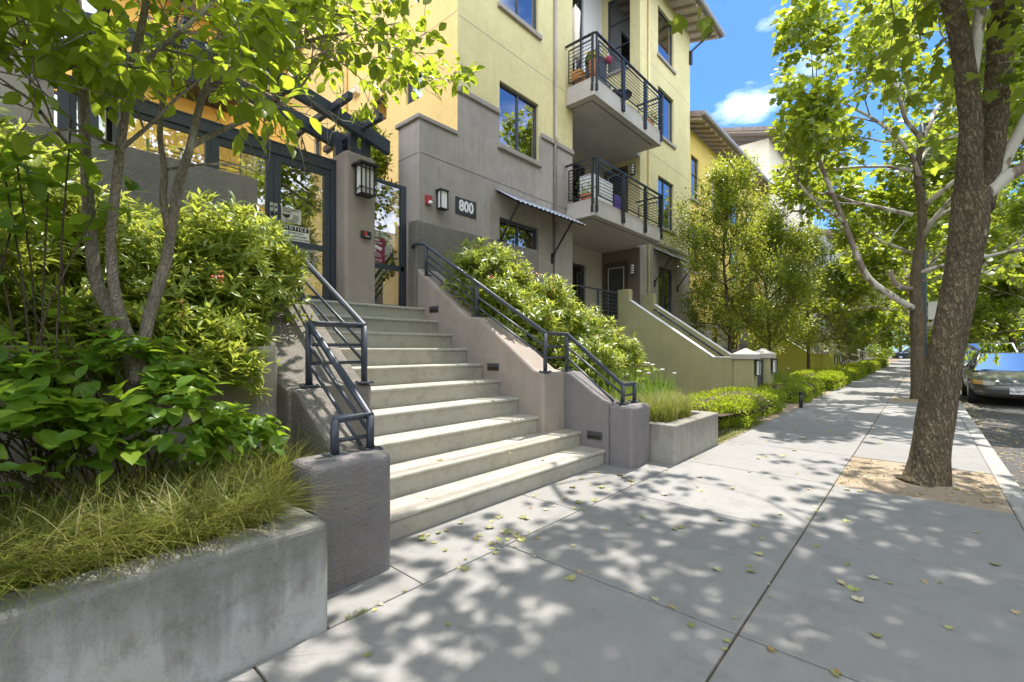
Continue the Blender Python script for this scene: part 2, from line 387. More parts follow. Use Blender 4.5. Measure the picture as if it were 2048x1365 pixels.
# ------------------------------------------------------------------ branching
class Grow:
    def __init__(s, levels, kids, lens, jit=.22, up=.06, spread=(.5, .95), ratio=.55, sides=(9, 7, 5, 4, 3), leaflv=2):
        s.clear = None; s.mb = MB(); s.leafp = []; s.leafd = []; s.levels = levels; s.kids = kids; s.lens = lens; s.jit = jit; s.up = up; s.spread = spread; s.ratio = ratio; s.sides = sides; s.leaflv = leaflv
    def along(s, pts, r0, r1, lv, spawn=True, start=.3):
        k = len(pts); rad = [r0 + (r1 - r0) * i / (k - 1) for i in range(k)]
        s.mb.tube(pts, rad, s.sides[min(lv, len(s.sides) - 1)], cap=True)
        if lv >= s.leaflv:
            for i in range(1, k):
                for q in range(2):
                    t = rng.random(); s.leafp.append(pts[i - 1] * (1 - t) + pts[i] * t); s.leafd.append(pts[i] - pts[i - 1])
        if spawn and lv < s.levels:
            n = s.kids[lv]
            for c in range(n):
                t = start + (1 - start) * (c + rng.random() * .9) / n; x = min(t * (k - 1), k - 1.001); i = int(x); fpt = pts[i] + (pts[i + 1] - pts[i]) * (x - i)
                d = unit(pts[i + 1] - pts[i]); o = rv(1)[0]; o = unit(o - d * (o @ d)); a = rng.uniform(*s.spread)
                s.limb(fpt, d * math.cos(a) + o * math.sin(a), s.lens[lv] * rng.uniform(.65, 1.2) * (1.15 - .35 * t), (rad[i]) * s.ratio, lv + 1)
    def limb(s, p, d, L, r, lv, spawn=True):
        n = max(3, int(6 - lv)); pts = [np.array(p, float)]; d = unit(np.array(d, float))
        for i in range(n):
            d = unit(d + rng.normal(size=3) * s.jit + np.array([0, 0, s.up])); pts.append(pts[-1] + d * L / n)
        if s.clear is not None and any(s.clear(q) for q in pts[1:]): return
        s.along(pts, r, max(r * .35, .003), lv, spawn)
    def foliage(s, per, spread, hang=.5):
        P = np.array(s.leafp); Dd = unit(np.array(s.leafd)); P = np.repeat(P, per, 0); Dd = np.repeat(Dd, per, 0); n = len(P)
        o = rv(n); P2 = P + o * rng.random((n, 1)) * spread
        D = unit(Dd * .4 + o * .9 + np.array([0, 0, -hang])); N = unit(np.array([0, 0, 1.0]) + rv(n) * .75 + o * .2)
        return P2, D, N
# ================================================================== GROUND, ROAD, SIDEWALK
g = MB(); g.quad((-400, -400, -.32), (400, -400, -.32), (400, 400, -.32), (-400, 400, -.32)); struct("ground", g, ASPH)
g = MB(); g.box(-40, 140, -10.2, -.735, -.30, -.17); struct("road", g, ASPH)
g = MB(); g.box(-40, 140, -.735, -.575, -.30, .0); struct("kerb", g, KERB, .02)
g = MB(); g.box(-40, 140, -10.4, -10.2, -.30, -.02); g.box(-40, 140, -13.5, -10.41, -.30, -.03); struct("opposite_sidewalk", g, WALK)
X0 = 5.66; PW = 1.64
pits = {0, 6, 12, 18, 24, 30, 36, 42, -6}
g = MB(); gap = .0055
for k in range(-9, 60):
    a, b = X0 + k * PW + gap, X0 + (k + 1) * PW - gap
    g.box(a, b, .67 + gap, 2.185 - gap, -.2, 0)
    if k not in pits: g.box(a, b, -.572, .67 - gap, -.2, 0)
for a, b in ((1.09, 1.66), (1.66, 3.30), (3.30, 4.94), (4.94, 5.40)): g.box(a + .003, b - .003, 2.185 + gap, 3.0, -.2, 0)
struct("sidewalk", g, WALK, .006)
g = MB()
g.box(-9, 104, -.57, 2.184, -.21, -.014); g.box(1.1, 5.4, 2.1845, 2.9, -.205, -.012); struct("sidewalk_joints", g, JOINT)
g = MB()
for k in pits:
    a, b = X0 + k * PW, X0 + (k + 1) * PW; n = 12; o = len(g.v)
    for i in range(n + 1):
        for j in range(n + 1):
            x = a + (b - a) * i / n; y = -.572 + 1.242 * j / n
            e = min(i, n - i, j, n - j) / n
            z = -.008 + .035 * math.exp(-((x - (a + b) / 2) ** 2 + (y - .05) ** 2) * 4) + (rng.random() - .5) * .014 * (e > 0)
            g.v.append((x, y, z))
    for i in range(n):
        for j in range(n):
            q = o + i * (n + 1) + j; g.f.append((q, q + n + 1, q + n + 2, q + 1)); g.sm.append(True)
struct("tree_pit_soil", g, SOIL)
# planting strips
g = MB(); g.box(6.95, 104, 2.19, 6.79, -.3, -.004); struct("planting_bed", g, SOIL)
def sheet(rows):
    m = MB(); n = len(rows[0]); o = 0
    for r in rows: m.v.extend(r)
    for i in range(len(rows) - 1):
        for j in range(n - 1): a = i * n + j; m.f.append((a, a + 1, a + n + 1, a + n)); m.sm.append(True)
    return m
rows = []
for y, z in ((2.36, .44), (3.0, .50), (4.0, .75), (5.2, 1.15), (5.97, 1.35)):
    rows.append([(x, y + .0, z * max(.0, 1 - max(0, x - 6.4) / 5.0 * (1.0 if y < 4.5 else .55)) + (rng.random() - .5) * .05) for x in np.linspace(4.84 if y > 2.8 else 5.5, 12.1, 14)])
struct("garden_soil", sheet(rows), DARKSOIL)
rows = []
for y, z, xm in ((2.40, .50, .87), (2.79, .55, .87), (2.90, .56, 1.41), (3.63, .60, 1.41)): rows.append([(x, y, z + (rng.random() - .5) * .03) for x in np.linspace(-7, xm, 22)])
struct("planter_soil", sheet(rows), DARKSOIL)
rows = []
for y, z in ((3.66, 1.18), (4.6, 1.25), (5.97, 1.3)): rows.append([(x, y, z + (rng.random() - .5) * .05) for x in np.linspace(-7, 1.66, 22)])
struct("terrace_soil", sheet(rows), DARKSOIL)
g = MB(); g.box(-9, 5.075, 6.05, 15, 1.2, 2.004); g.box(5.075, 9.9, 6.18, 6.795, 1.2, 1.98); struct("courtyard_floor", g, STEP)

# ================================================================== STEPS
ZT = [.175, .355, .555 + 0 * .208] + [.555 + .208 * i for i in range(1, 8)]
YT = [2.84, 3.18, 3.52] + [3.52 + .32 * i for i in range(1, 8)]
st = thing("entrance_steps", "flight of ten pale concrete steps between stucco side walls, climbing to the glass gate", "steps", (3.24, 4.2, 0))
for k in range(10):
    z0 = (ZT[k - 1] if k else 0) - .06; z1 = ZT[k]; y = YT[k]; xa, xb = (1.62, 4.86) if k < 2 else (2.05, 4.44)
    e = 6.3 if k == 9 else y + .46
    m = MB(); m.prism([(y + .012, z0), (e, z0), (e, z1), (y - .006, z1), (y - .018, z1 - .012), (y - .018, z1 - .032), (y + .008, z1 - .05)], "x", xb, xa)
    o = part("step", m, STEP, st, bevel=.006)
    if k < 2:
        m = MB()
        for q in range(5): m.box(1.75, 4.78, y + .03 + q * .017, y + .038 + q * .017, z1 - .002, z1 + .0015)
        part("grip_strip", m, CAP, o)
RUP = [(3.42, -.1), (5.96, -.1), (5.96, 2.66), (4.80, 1.84), (4.56, 1.82), (3.58, 1.12), (3.42, 1.085)]
RLO = [(2.78, -.1), (3.62, -.1), (3.62, 1.10), (3.34, 1.08), (2.86, .765), (2.78, .74)]
rw = part("side_wall", MB().prism(RUP, "x", 4.85, 4.40), PINK, st, "right side wall of the steps with recessed lights", .035, 3)
part("side_wall", MB().prism(RLO, "x", 5.12, 4.83), PIER, st, bevel=.03, seg=3)
part("end_pier", MB().box(4.828, 5.32, 2.48, 2.785, -.1, .715), PIER, st, bevel=.045, seg=4)
part("side_wall", MB().prism(RUP, "x", 2.08, 1.40), ROUGH, st, bevel=.035, seg=3)
part("side_wall", MB().prism(RLO, "x", 1.65, 1.42), ROUGH, st, bevel=.03, seg=3)
part("end_pier", MB().box(1.14, 1.652, 2.48, 2.785, -.1, .735), PIER, st, bevel=.045, seg=4)
for x, y, z in ((4.4, 5.52, 1.975), (4.4, 4.27, 1.135), (4.83, 2.97, .325)):
    m = MB(); m.box(x - .012, x + .01, y - .105, y + .105, z - .045, z + .05)
    o = part("step_light", m, DKGREY, st, bevel=.004)
    m = MB(); m.box(x - .016, x - .010, y - .09, y + .09, z - .032, z + .002); part("lens", m, BRONZE, o)

def railing(label, sgn, xu, xj, xl, xo):
    """stepped steel handrail on one side wall"""
    t = thing("handrail", label, "handrail", (xu, 3.45, 1.1), "handrails of the entrance steps")
    yt, ym, yj, yb = 5.83, 4.66, 3.45, 2.66
    zt, zm, zj, zb = 3.02, 2.27, 1.57, .95
    H = MB(); tip = [(xu - sgn * .10, 6.02, 2.97), (xu - sgn * .11, 5.98, 3.03), (xu - sgn * .06, 5.90, 3.04)] if sgn > 0 else [(xu, 6.05, 3.0), (xu, 5.98, 3.04)]
    H.tube(tip + [(xu, yt, zt), (xu, yj, zj), (xj, yj, zj), (xl, yb, zb), (xo, yb, zb), (xo, yb, zb - .03)], .026, 10)
    part("top_rail", H, RAILM, t)
    def post(x, y, z0, z1):
        p = MB(); p.tube([(x, y, z0), (x, y, z1)], .026, 10); o = part("post", p, RAILM, t)
        b = MB(); b.box(x - .062, x + .062, y - .055, y + .055, z0 - .002, z0 + .012); part("base_plate", b, RAILM, o, bevel=.003)
        for dx in (-.045, .045):
            for dy in (-.04, .04): b = MB(); b.tube([(x + dx, y + dy, z0 + .01), (x + dx, y + dy, z0 + .022)], .009, 6); part("bolt", b, DKGREY, o)
    post(xu, 5.80, 2.52, 3.0); post(xu, ym, 1.835, zm + .01); post(xu, yj, 1.095, zj); post(xj, yj, 1.092, zj); post(xl, yb, .728, zb); post(xo, yb, .728, zb)
    for d0, d1 in ((.14, .14), (.25, .25), (.36, .36)):
        m = MB(); m.tube([(xu, 5.80, 3.0 - d0), (xu, ym, zm - d1)], .0135, 8); part("rail", m, RAILM, t)
    for d0 in (.16, .30):
        m = MB(); m.tube([(xu, ym, zm - d0 + .0), (xu, yj, zj - d0)], .0135, 8); part("rail", m, RAILM, t)
        m = MB(); m.tube([(xu, yj, zj - d0), (xj, yj, zj - d0)], .0135, 8); part("rail", m, RAILM, t)
    m = MB(); m.tube([(xj, yj, zj - .16), (xl, yb, zb - .115)], .0135, 8); part("rail", m, RAILM, t)
    m = MB(); m.tube([(xj, yj, zj - .30), (xl, yb + .12, .745)], .0135, 8); part("rail", m, RAILM, t)
    m = MB(); m.tube([(xl, yb, zb - .13), (xo, yb, zb - .13)], .0135, 8); part("rail", m, RAILM, t)
    return t
railing("dark blue steel handrail on the right side wall, before the flowering shrub", 1, 4.47, 4.93, 4.95, 5.25)
railing("dark blue steel handrail on the left side wall of the steps", -1, 2.02, 1.56, 1.60, 1.36)

# planter boxes and garden walls
t = thing("concrete_planter", "long stained concrete planter box in the left foreground, full of wispy grass", "planter", (-1, 2.4, 0))
m = MB(); m.prism([(-7, 2.185), (1.09, 2.185), (1.09, 2.9), (.86, 2.9), (.86, 2.40), (-7, 2.40)], "z", -.1, .53); part("planter_wall", m, PLANT, t, bevel=.03, seg=3)
t = thing("concrete_planter", "short pale concrete planter box right of the steps, holding grass and irises", "planter", (6.1, 2.4, 0))
m = MB(); m.prism([(5.38, 2.2), (6.94, 2.2), (6.94, 4.0), (6.76, 4.0), (6.76, 2.38), (5.56, 2.38), (5.56, 2.9), (5.38, 2.9)], "z", -.1, .46); part("planter_wall", m, concrete("short_planter_concrete", (.36, .345, .31), (.17, .15, .12), .8, streak=True, top=.46), t, bevel=.02, seg=3)
solo("retaining_wall", MB().box(-7, 1.405, 3.62, 3.82, -.1, 1.40), GREY, "low dark grey garden wall behind the left planter, half hidden by leaves", "garden wall", (-1, 3.7, 0), bevel=.02)
solo("terrace_wall", MB().box(-7, 2.08, 5.96, 6.18, -.1, 3.42), ROUGH, "rough grey stucco terrace wall left of the gate, behind the leafy tree", "garden wall", (-1, 6.05, 0), bevel=.012)
tw = thing("terrace_wall", "rough grey stucco terrace wall right of the gate, above the flowering shrub", "garden wall", (5.9, 6.05, 0))
part("wall", MB().box(4.40, 7.46, 5.962, 6.18, -.1, 3.42), ROUGH, tw, bevel=.012)
solo("gate_pillar", MB().box(3.20, 3.675, 5.95, 6.47, 1.9, 4.15), PINK, "square mauve stucco pillar between the glass gate and the side glass panel", "pillar", (3.44, 6.2, 2.0), bevel=.045, seg=4)

# ================================================================== WALL WITH OPENINGS
def wallcells(axis, c, us, zs, cls, holes, mbs, rev=.12, into=1, flip=False):
    """grid of wall faces on a vertical plane; cls(u, z) says which builder takes a cell; holes get reveals"""
    us = sorted(set(us) | {h[0] for h in holes} | {h[1] for h in holes}); zs = sorted(set(zs) | {h[2] for h in holes} | {h[3] for h in holes})
    def P(u, w, z): return (u, w, z) if axis == "y" else (w, u, z)
    for a, b in zip(us[:-1], us[1:]):
        for p, q in zip(zs[:-1], zs[1:]):
            mu, mz = (a + b) / 2, (p + q) / 2
            if any(h[0] < mu < h[1] and h[2] < mz < h[3] for h in holes): continue
            k = cls(mu, mz)
            if k is None: continue
            mbs[k].quad(P(a, c, p), P(b, c, p), P(b, c, q), P(a, c, q))
    d = c + rev * into
    for a, b, p, q in holes:
        k = cls((a + b) / 2, q + .02); k = k if k is not None else 0; m = mbs[k]
        m.quad(P(a, c, p), P(a, d, p), P(a, d, q), P(a, c, q)); m.quad(P(b, c, p), P(b, c, q), P(b, d, q), P(b, d, p))
        m.quad(P(a, c, q), P(a, d, q), P(b, d, q), P(b, c, q)); m.quad(P(a, c, p), P(b, c, p), P(b, d, p), P(a, d, p))

def window(parent, axis, c, a, b, p, q, into=1, rev=.10, mull=(.5,), trans=(), sill=None, blind=0, fw=.045, pane=None, fm=None, sillmat=None, deep=.5, backmat=None):
    """a framed window set into an opening: frame, pane, room behind, optional blinds and sill"""
    fm = fm or NAVY
    def B(m, u0, u1, w0, w1, z0, z1):
        w0, w1 = c + into * w0, c + into * w1
        return m.box(u0, u1, w0, w1, z0, z1) if axis == "y" else m.box(w0, w1, u0, u1, z0, z1)
    f = MB(); r0, r1 = rev - .035, rev + .03; e = .003
    B(f, a + e, a + fw, r0, r1, p + e, q - e); B(f, b - fw, b - e, r0, r1, p + e, q - e); B(f, a + fw, b - fw, r0, r1, q - fw, q - e); B(f, a + fw, b - fw, r0, r1, p + e, p + fw)
    for k in mull: u = a + (b - a) * k; B(f, u - fw * .5, u + fw * .5, r0 + .004, r1, p + fw, q - fw)
    for k in trans: z = p + (q - p) * k; B(f, a + fw, b - fw, r0 + .008, r1 - .004, z - .014, z + .014)
    w = part("window", f, fm, parent)
    g = MB(); B(g, a + fw * .6, b - fw * .6, rev, rev + .006, p + fw * .6, q - fw * .6); part("pane", g, pane or PANE, w)
    g = MB(); B(g, a - .05, b + .05, rev + deep, rev + deep + .02, p - .05, q + .05)
    B(g, a - .07, a - .05, rev + .035, rev + deep, p, q); B(g, b + .05, b + .07, rev + .035, rev + deep, p, q); B(g, a, b, rev + .035, rev + deep, p - .03, p); B(g, a, b, rev + .035, rev + deep, q, q + .03)
    part("room", g, backmat or INSIDE, w)
    if blind:
        g = MB(); n = int((q - p) * blind / .042); x0, x1 = (a + fw, b - fw)
        for i in range(n): z = q - fw - .02 - i * .042; B(g, x0, x1, rev + .05, rev + .078, z - .017, z + .010)
        part("blind", g, BLIND, w)
    if sill:
        g = MB(); B(g, a - sill, b + sill, -.07, rev - .036, p - .11, p - .004); part("sill", g, sillmat or CAP, w, bevel=.012)
    return w

def poly_wall(name, mb, mat, parent, label=None): return part(name, mb, mat, parent, label)

# ================================================================== MAIN BUILDING
bd = thing("apartment_building", "four storey lemon stucco building over a grey base, with railed balconies and the number 800", "building", (12, 8, 0))
F = 6.8
hl = [(7.20, 8.55, 2.55, 4.23), (7.20, 8.55, 5.80, 7.18), (7.20, 8.55, 8.83, 10.5), (7.20, 8.55, 11.7, 13.3)]
hr = [(15.2, 16.45, 2.60, 4.25), (15.16, 16.5, 5.65, 7.38), (15.16, 16.5, 8.81, 10.48), (15.16, 16.5, 11.55, 13.25)]
gy, yl, gy2, yl2 = MB(), MB(), MB(), MB()
def clsL(x, z):
    if x < 6.0: return 0 if z < 5.56 else None
    if x < 7.20: return 0 if z < 6.42 else 1
    if x < 8.58: return 0 if z < 5.75 else 1
    return 0 if z < 6.42 else 1
wallcells("y", F, [5.08, 6.0, 7.2, 8.58, 9.97], [0, 5.56, 5.75, 6.42, 13.75], clsL, hl, (gy, yl))
wallcells("y", F, [13.8, 18.08], [0, 4.95, 13.75], lambda x, z: 0 if z < 4.95 else 1, hr, (gy2, yl2))
gy.quad((5.08, F, 0), (5.08, 7.45, 0), (5.08, 7.45, 5.56), (5.08, F, 5.56)); gy.quad((5.08, 7.45, 0), (6.0, 7.45, 0), (6.0, 7.45, 5.56), (5.08, 7.45, 5.56))
gy2.quad((18.08, F, 0), (18.08, 9, 0), (18.08, 9, 4.95), (18.08, F, 4.95)); yl2.quad((18.08, F, 4.95), (18.08, 9, 4.95), (18.08, 9, 13.75), (18.08, F, 13.75))
part("base_wall", gy, GREY, bd, "grey stucco base of the street front"); part("upper_wall", yl, YEL, bd, "lemon yellow upper street front"); part("base_wall", gy2, GREY, bd); part("upper_wall", yl2, YEL, bd)
# golden side wall facing the courtyard
gd = MB(); hs = [(7.92, 8.51, 6.75, 7.34), (9.27, 9.87, 6.72, 7.34), (11.72, 12.29, 6.70, 7.39), (12.49, 12.95, 6.72, 7.37), (12.0, 12.6, 9.2, 9.9)]
wallcells("x", 6.0, [F, 14.55], [0, 13.75], lambda u, z: 0, hs, (gd,), into=1)
part("courtyard_wall", gd, GOLD, bd, "golden side wall facing the courtyard")
for h in hs: window(bd, "x", 6.0, *h, mull=(), rev=.09)
# thin control joints, caps and trims
for bx, jm in (((5.10, 9.95, F - .003, F + .02, 4.945, 4.955), DKGREY), ((6.02, 9.95, F - .003, F + .02, 7.945, 7.955), CAP), ((13.82, 18.06, F - .003, F + .02, 7.945, 7.955), CAP), ((13.82, 18.06, F - .003, F + .02, 10.95, 10.96), CAP), ((5.997, 6.02, F + .02, 14.5, 8.02, 8.03), CAP), ((5.077, 5.1, F + .02, 7.44, 4.945, 4.955), DKGREY)): part("control_joint", MB().box(*bx), jm, bd)
c = MB(); c.box(5.03, 5.995, F - .04, 7.50, 5.56, 5.64); part("coping", c, CAP, bd, bevel=.015)
for bx in ((5.98, 7.19, F - .05, F + .05, 6.42, 6.53), (8.62, 9.99, F - .05, F + .05, 6.42, 6.53), (13.79, 18.12, F - .05, F + .05, 4.95, 5.05)): part("trim", MB().box(*bx), CAP, bd, bevel=.015)
c = MB(); c.box(8.562, 8.62, F - .03, F + .05, 5.70, 6.44); part("trim", c, CAP, bd, bevel=.01)
# windows
window(bd, "y", F, *hl[0], trans=(.42,), blind=.9, pane=PANE); window(bd, "y", F, *hl[1], sill=.07, mull=(.5,)); window(bd, "y", F, *hl[2], sill=.07); window(bd, "y", F, *hl[3], sill=.07)
window(bd, "y", F, *hr[0], trans=(.45,), sill=.0); window(bd, "y", F, *hr[1], sill=.1, mull=(.45,), blind=.5); window(bd, "y", F, *hr[2], sill=.1, mull=(.45,)); window(bd, "y", F, *hr[3], sill=.1, mull=())
# the recess behind the balconies
DP = 8.2
def recess(z0, z1, back, side, hb, hsd):
    m = MB(); wallcells("y", DP, [9.97, 13.8], [z0, z1], lambda u, z: 0, hb, (m,)); part("recess_back_wall", m, back, bd)
    m = MB(); wallcells("x", 13.8, [F, DP], [z0, z1], lambda u, z: 0, hsd, (m,), into=1); part("recess_side_wall", m, side, bd)
    m = MB(); m.quad((9.97, F, z0), (9.97, DP, z0), (9.97, DP, z1), (9.97, F, z1)); part("recess_side_wall", m, back, bd)
hb1 = [(11.3, 12.78, 2.2, 4.1)]; hb2 = [(11.2, 12.8, 5.15, 7.3)]; hb3 = [(11.7, 12.65, 8.1, 13.0)]; hs3 = [(7.15, 8.0, 10.7, 13.2)]
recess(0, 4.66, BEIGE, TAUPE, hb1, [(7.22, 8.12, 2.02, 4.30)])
recess(4.66, 7.60, BEIGE, YEL, hb2, [(7.22, 8.12, 5.10, 7.42)])
recess(7.60, 13.75, PALE, YEL, hb3, hs3)
window(bd, "y", DP, *hb1[0], trans=(.5,), blind=.8, deep=.4); window(bd, "y", DP, *hb2[0], mull=(.35, .8), deep=.4, pane=BALGL); window(bd, "y", DP, *hb3[0], trans=(.45, .7), mull=(), deep=.4, pane=BALGL)
window(bd, "x", 13.8, *hs3[0], mull=(), trans=(.33, .66), sill=.06, pane=BALGL)
for z0, z1 in ((2.02, 4.30), (5.10, 7.42)):
    m = MB(); m.box(13.83, 13.90, 7.30, 8.04, z0 + .01, z1 - .10); m.box(13.78, 13.88, 7.225, 7.30, z0, z1 - .01); m.box(13.78, 13.88, 8.04, 8.115, z0, z1 - .01); m.box(13.78, 13.88, 7.30, 8.04, z1 - .10, z1 - .01)
    d = part("door", m, DOORM, bd); m = MB(); m.box(13.818, 13.829, 7.40, 7.95, z0 + .12, z1 - .22); part("door_glass", m, DKGREY, d)
    m = MB(); m.box(13.812, 13.826, 7.375, 7.40, z0 + .1, z1 - .2); m.box(13.812, 13.826, 7.95, 7.975, z0 + .1, z1 - .2); m.box(13.812, 13.826, 7.40, 7.95, z1 - .22, z1 - .2); part("door_trim", m, WHITE, d)
m = MB(); m.box(9.6, 13.79, 6.62, 8.19, 1.7, 2.0); part("porch_floor", m, STONE, bd)
def balcony(zb, zt, ztop):
    m = MB(); m.box(9.99, 13.79, 6.79, 8.19, zb + .005, zt - .02)
    m.box(9.66, 13.50, 5.95, 6.785, zb, zt - .17); m.box(9.69, 13.47, 5.98, 6.788, zt - .168, zt)
    b = part("balcony", m, STONE, bd, bevel=.008)
    m = MB(); m.box(9.86, 13.3, 6.13, 6.17, zb - .006, zb + .01); m.box(9.86, 9.9, 6.13, 6.78, zb - .006, zb + .01); part("drip_groove", m, TAUPE, b)
    y = 5.92; r = MB()
    def panel(pts_a, pts_b, n=9):
        a = np.array(pts_a, float); c = np.array(pts_b, float)
        z0, z1 = zt + .06, ztop - .14
        for z in (z0, z1): r.bar((a[0], a[1], z), (c[0], c[1], z), .022, .03)
        for t in (0, 1): p = a + (c - a) * t; r.bar((p[0], p[1], z0), (p[0], p[1], z1), .022)
        for i in range(1, n): z = z0 + (z1 - z0) * i / n; r.bar((a[0], a[1], z), (c[0], c[1], z), .011)
    xs = (9.72, 11.05, 12.35, 13.44)
    for a, c in zip(xs[:-1], xs[1:]): panel((a + .09, y), (c - .09, y))
    panel((9.66, 6.02), (9.66, 6.70)); panel((13.5, 6.02), (13.5, 6.70))
    part("panel", r, BLACK, b)
    m = MB(); m.bar((9.66, 5.92, ztop), (13.5, 5.92, ztop), .06, .035); m.bar((9.66, 5.951, ztop), (9.66, 6.79, ztop), .06, .035); m.bar((13.5, 5.951, ztop), (13.5, 6.79, ztop), .06, .035); part("top_rail", m, BLACK, b)
    for i, x in enumerate(xs):
        for dx in ((-.035, .035) if i in (1, 2) else (0,)):
            m = MB(); m.box(x + dx - .02, x + dx + .02, y - .022, y + .022, zt - .33, ztop - .018); m.box(x + dx - .03, x + dx + .03, y - .03, y + .028, zt - .36, zt - .2); part("post", m, BLACK, b)
    for x in (9.66, 13.5):
        m = MB(); m.box(x - .022, x + .022, 5.98, 6.03, zt - .33, ztop - .018); m.box(x - .03, x + .022, 5.97, 6.04, zt - .36, zt - .2); part("post", m, BLACK, b)
    return b
balcony(4.64, 5.08, 6.03); balcony(7.58, 8.05, 9.08)
# porch railing at ground floor
r = MB(); a, b_ = (10.9, 6.60), (11.95, 6.60)
for z in (2.12, 3.0): r.bar((a[0], a[1], z), (b_[0], b_[1], z), .04, .04)
for x in (10.9, 11.42, 11.94): r.bar((x, 6.6, 2.0), (x, 6.6, 3.0), .04)
for i in range(1, 8): r.bar((10.9, 6.6, 2.12 + .11 * i), (11.94, 6.6, 2.12 + .11 * i), .012)
r.bar((10.9, 6.6, 3.0), (10.0, 6.6, 3.0), .04); r.bar((10.9, 6.6, 2.12), (10.0, 6.6, 2.12), .03)
part("porch_railing", r, NAVY, bd)
# awnings
def awning(x0, x1, zw, zo):
    m = MB(); n = int((x1 - x0) / .03); yw, yo = F - .01, 6.16
    for i in range(n):
        xa, xb = x0 + (x1 - x0) * i / n, x0 + (x1 - x0) * (i + 1) / n; da, db = .017 * math.sin(xa * 2 * PI / .15), .017 * math.sin(xb * 2 * PI / .15)
        m.add([(xa, yw, zw + da), (xb, yw, zw + db), (xb, yo, zo + db), (xa, yo, zo + da), (xa, yw, zw + da - .006), (xb, yw, zw + db - .006), (xb, yo, zo + db - .006), (xa, yo, zo + da - .006)], [(0, 1, 2, 3), (7, 6, 5, 4), (3, 2, 6, 7), (0, 3, 7, 4), (1, 5, 6, 2)], True)
    aw = part("awning", m, ALU, bd)
    f = MB(); f.bar((x0, yo + .05, zo - .005), (x1, yo + .05, zo - .005), .03, .03)
    for x in (x0 + .1, x1 - .55):
        f.bar((x, yw, zw - .045), (x, yo, zo - .045), .03, .04); f.bar((x, yo + .05, zo - .04), (x, F - .03, zw - 1.15), .032, .032); f.box(x - .03, x + .03, F - .045, F - .002, zw - 1.32, zw - 1.08)
    part("bracket", f, BLACK, aw)
awning(7.05, 9.62, 4.80, 4.42); awning(14.75, 17.35, 4.80, 4.45)
# downpipes
for x, z0, z1 in ((9.16, .5, 13.6), (14.35, .5, 13.6)):
    m = MB(); m.tube([(x, F - .05, z0), (x, F - .05, 4.5 if x < 10 else z1)], .035, 8)
    if x < 10: m.tube([(x, F - .05, 4.5), (x, F - .05, 6.40), (x, F - .10, 6.47), (x, F - .10, 6.54), (x, F - .05, 6.60), (x, F - .05, z1)], .035, 8)
    part("downpipe", m, GREY if x < 10 else YEL, bd)
m = MB(); m.tube([(5.95, 11.06, 5), (5.95, 11.06, 13.6)], .035, 8); part("downpipe", m, GOLD, bd)
m = MB(); m.prism([(10.42, 7.72), (10.72, 7.72), (10.72, 7.95), (10.42, 7.95)], "x", 6.02, 5.93); m.box(5.85, 5.99, 10.44, 10.70, 7.73, 7.86); part("vent_hood", m, CREAM, bd, bevel=.01)
# roof
def eave(par, x0, x1, yo, yi, z, rise, ends=True, spc=.55, thick=.22, mat=ROOFM):
    m = MB(); m.add([(x0, yo, z), (x1, yo, z), (x1, yi, z + rise), (x0, yi, z + rise), (x0, yo, z + thick), (x1, yo, z + thick), (x1, yi, z + rise + thick), (x0, yi, z + rise + thick)], [(0, 1, 2, 3), (7, 6, 5, 4), (0, 4, 5, 1), (1, 5, 6, 2), (2, 6, 7, 3), (3, 7, 4, 0)])
    rf = part("roof", m, mat, par)
    r = MB(); x = x0 + .1
    while x < x1 - .05: r.bar((x, yo + .06, z - .05), (x, yi, z - .05 + rise), .07, .10); x += spc
    part("rafters", r, TANW, rf)
    u = MB(); u.add([(x0 + .02, yo + .05, z - .004), (x1 - .02, yo + .05, z - .004), (x1 - .02, yi - .02, z + rise - .004), (x0 + .02, yi - .02, z + rise - .004)], [(0, 1, 2, 3)]); part("soffit", u, BEIGE, rf)
    gt = MB(); gt.prism([(yo - .11, z + .20), (yo - .12, z + .10), (yo - .08, z + .04), (yo - .004, z + .04), (yo - .004, z + .20)], "x", x1 + .05, x0 - .05); part("gutter", gt, GUTTER, rf, bevel=.01)
    return rf
rf = eave(bd, 4.9, 19.05, 5.92, 9.5, 13.66, 1.0)
m = MB(); m.bar((18.02, F - .02, 12.95), (18.45, 6.1, 13.66), .06, .06); m.box(17.97, 18.11, F - .09, F - .01, 12.5, 13.0); part("brace", m, BLACK, rf)
m = MB(); m.bar((13.85, F - .03, 13.0), (13.85, 6.1, 13.62), .06); m.box(13.8, 13.9, F - .09, F - .01, 12.75, 13.05); m.bar((10.0, F - .03, 13.0), (10.0, 6.1, 13.62), .06); m.box(9.95, 10.05, F - .09, F - .01, 12.75, 13.05); part("brace", m, BLACK, rf)
# ================================================================== NEIGHBOURING BUILDINGS
b2 = thing("apartment_building", "three storey golden yellow apartment block with tall dark windows, just right of the lemon building", "building", (24, 8, 0))
F2 = 7.1; hs2 = []
for x0, w in ((19.0, .85), (21.55, .85), (24.0, 1.6), (27.3, .9)):
    hs2 += [(x0, x0 + w, 1.35, 2.95 if x0 > 20 else 2.9), (x0, x0 + w, 4.6, 6.5), (x0, x0 + w, 7.6, 9.4)]
gy, yl = MB(), MB()
wallcells("y", F2, [18.09, 30], [0, 2.35, 10.4], lambda x, z: 0 if z < 2.35 else 1, hs2, (gy, yl))
part("base_wall", gy, GREY, b2); part("upper_wall", yl, AMBERW, b2)
for h in hs2: window(b2, "y", F2, *h, mull=(), trans=(.6,), sill=.1)
m = MB(); m.box(18.09, 30, F2 - .05, F2 + .05, 2.35, 2.45); part("trim", m, CAP, b2)
eave(b2, 18.1, 30.0, 6.32, 9.2, 10.36, .9)
b3 = thing("apartment_building", "tall cream gabled apartment block standing beyond the golden yellow block", "building", (38, 9, 0))
m = MB(); h3 = [(7.4, 8.2, 11.0, 12.6)]
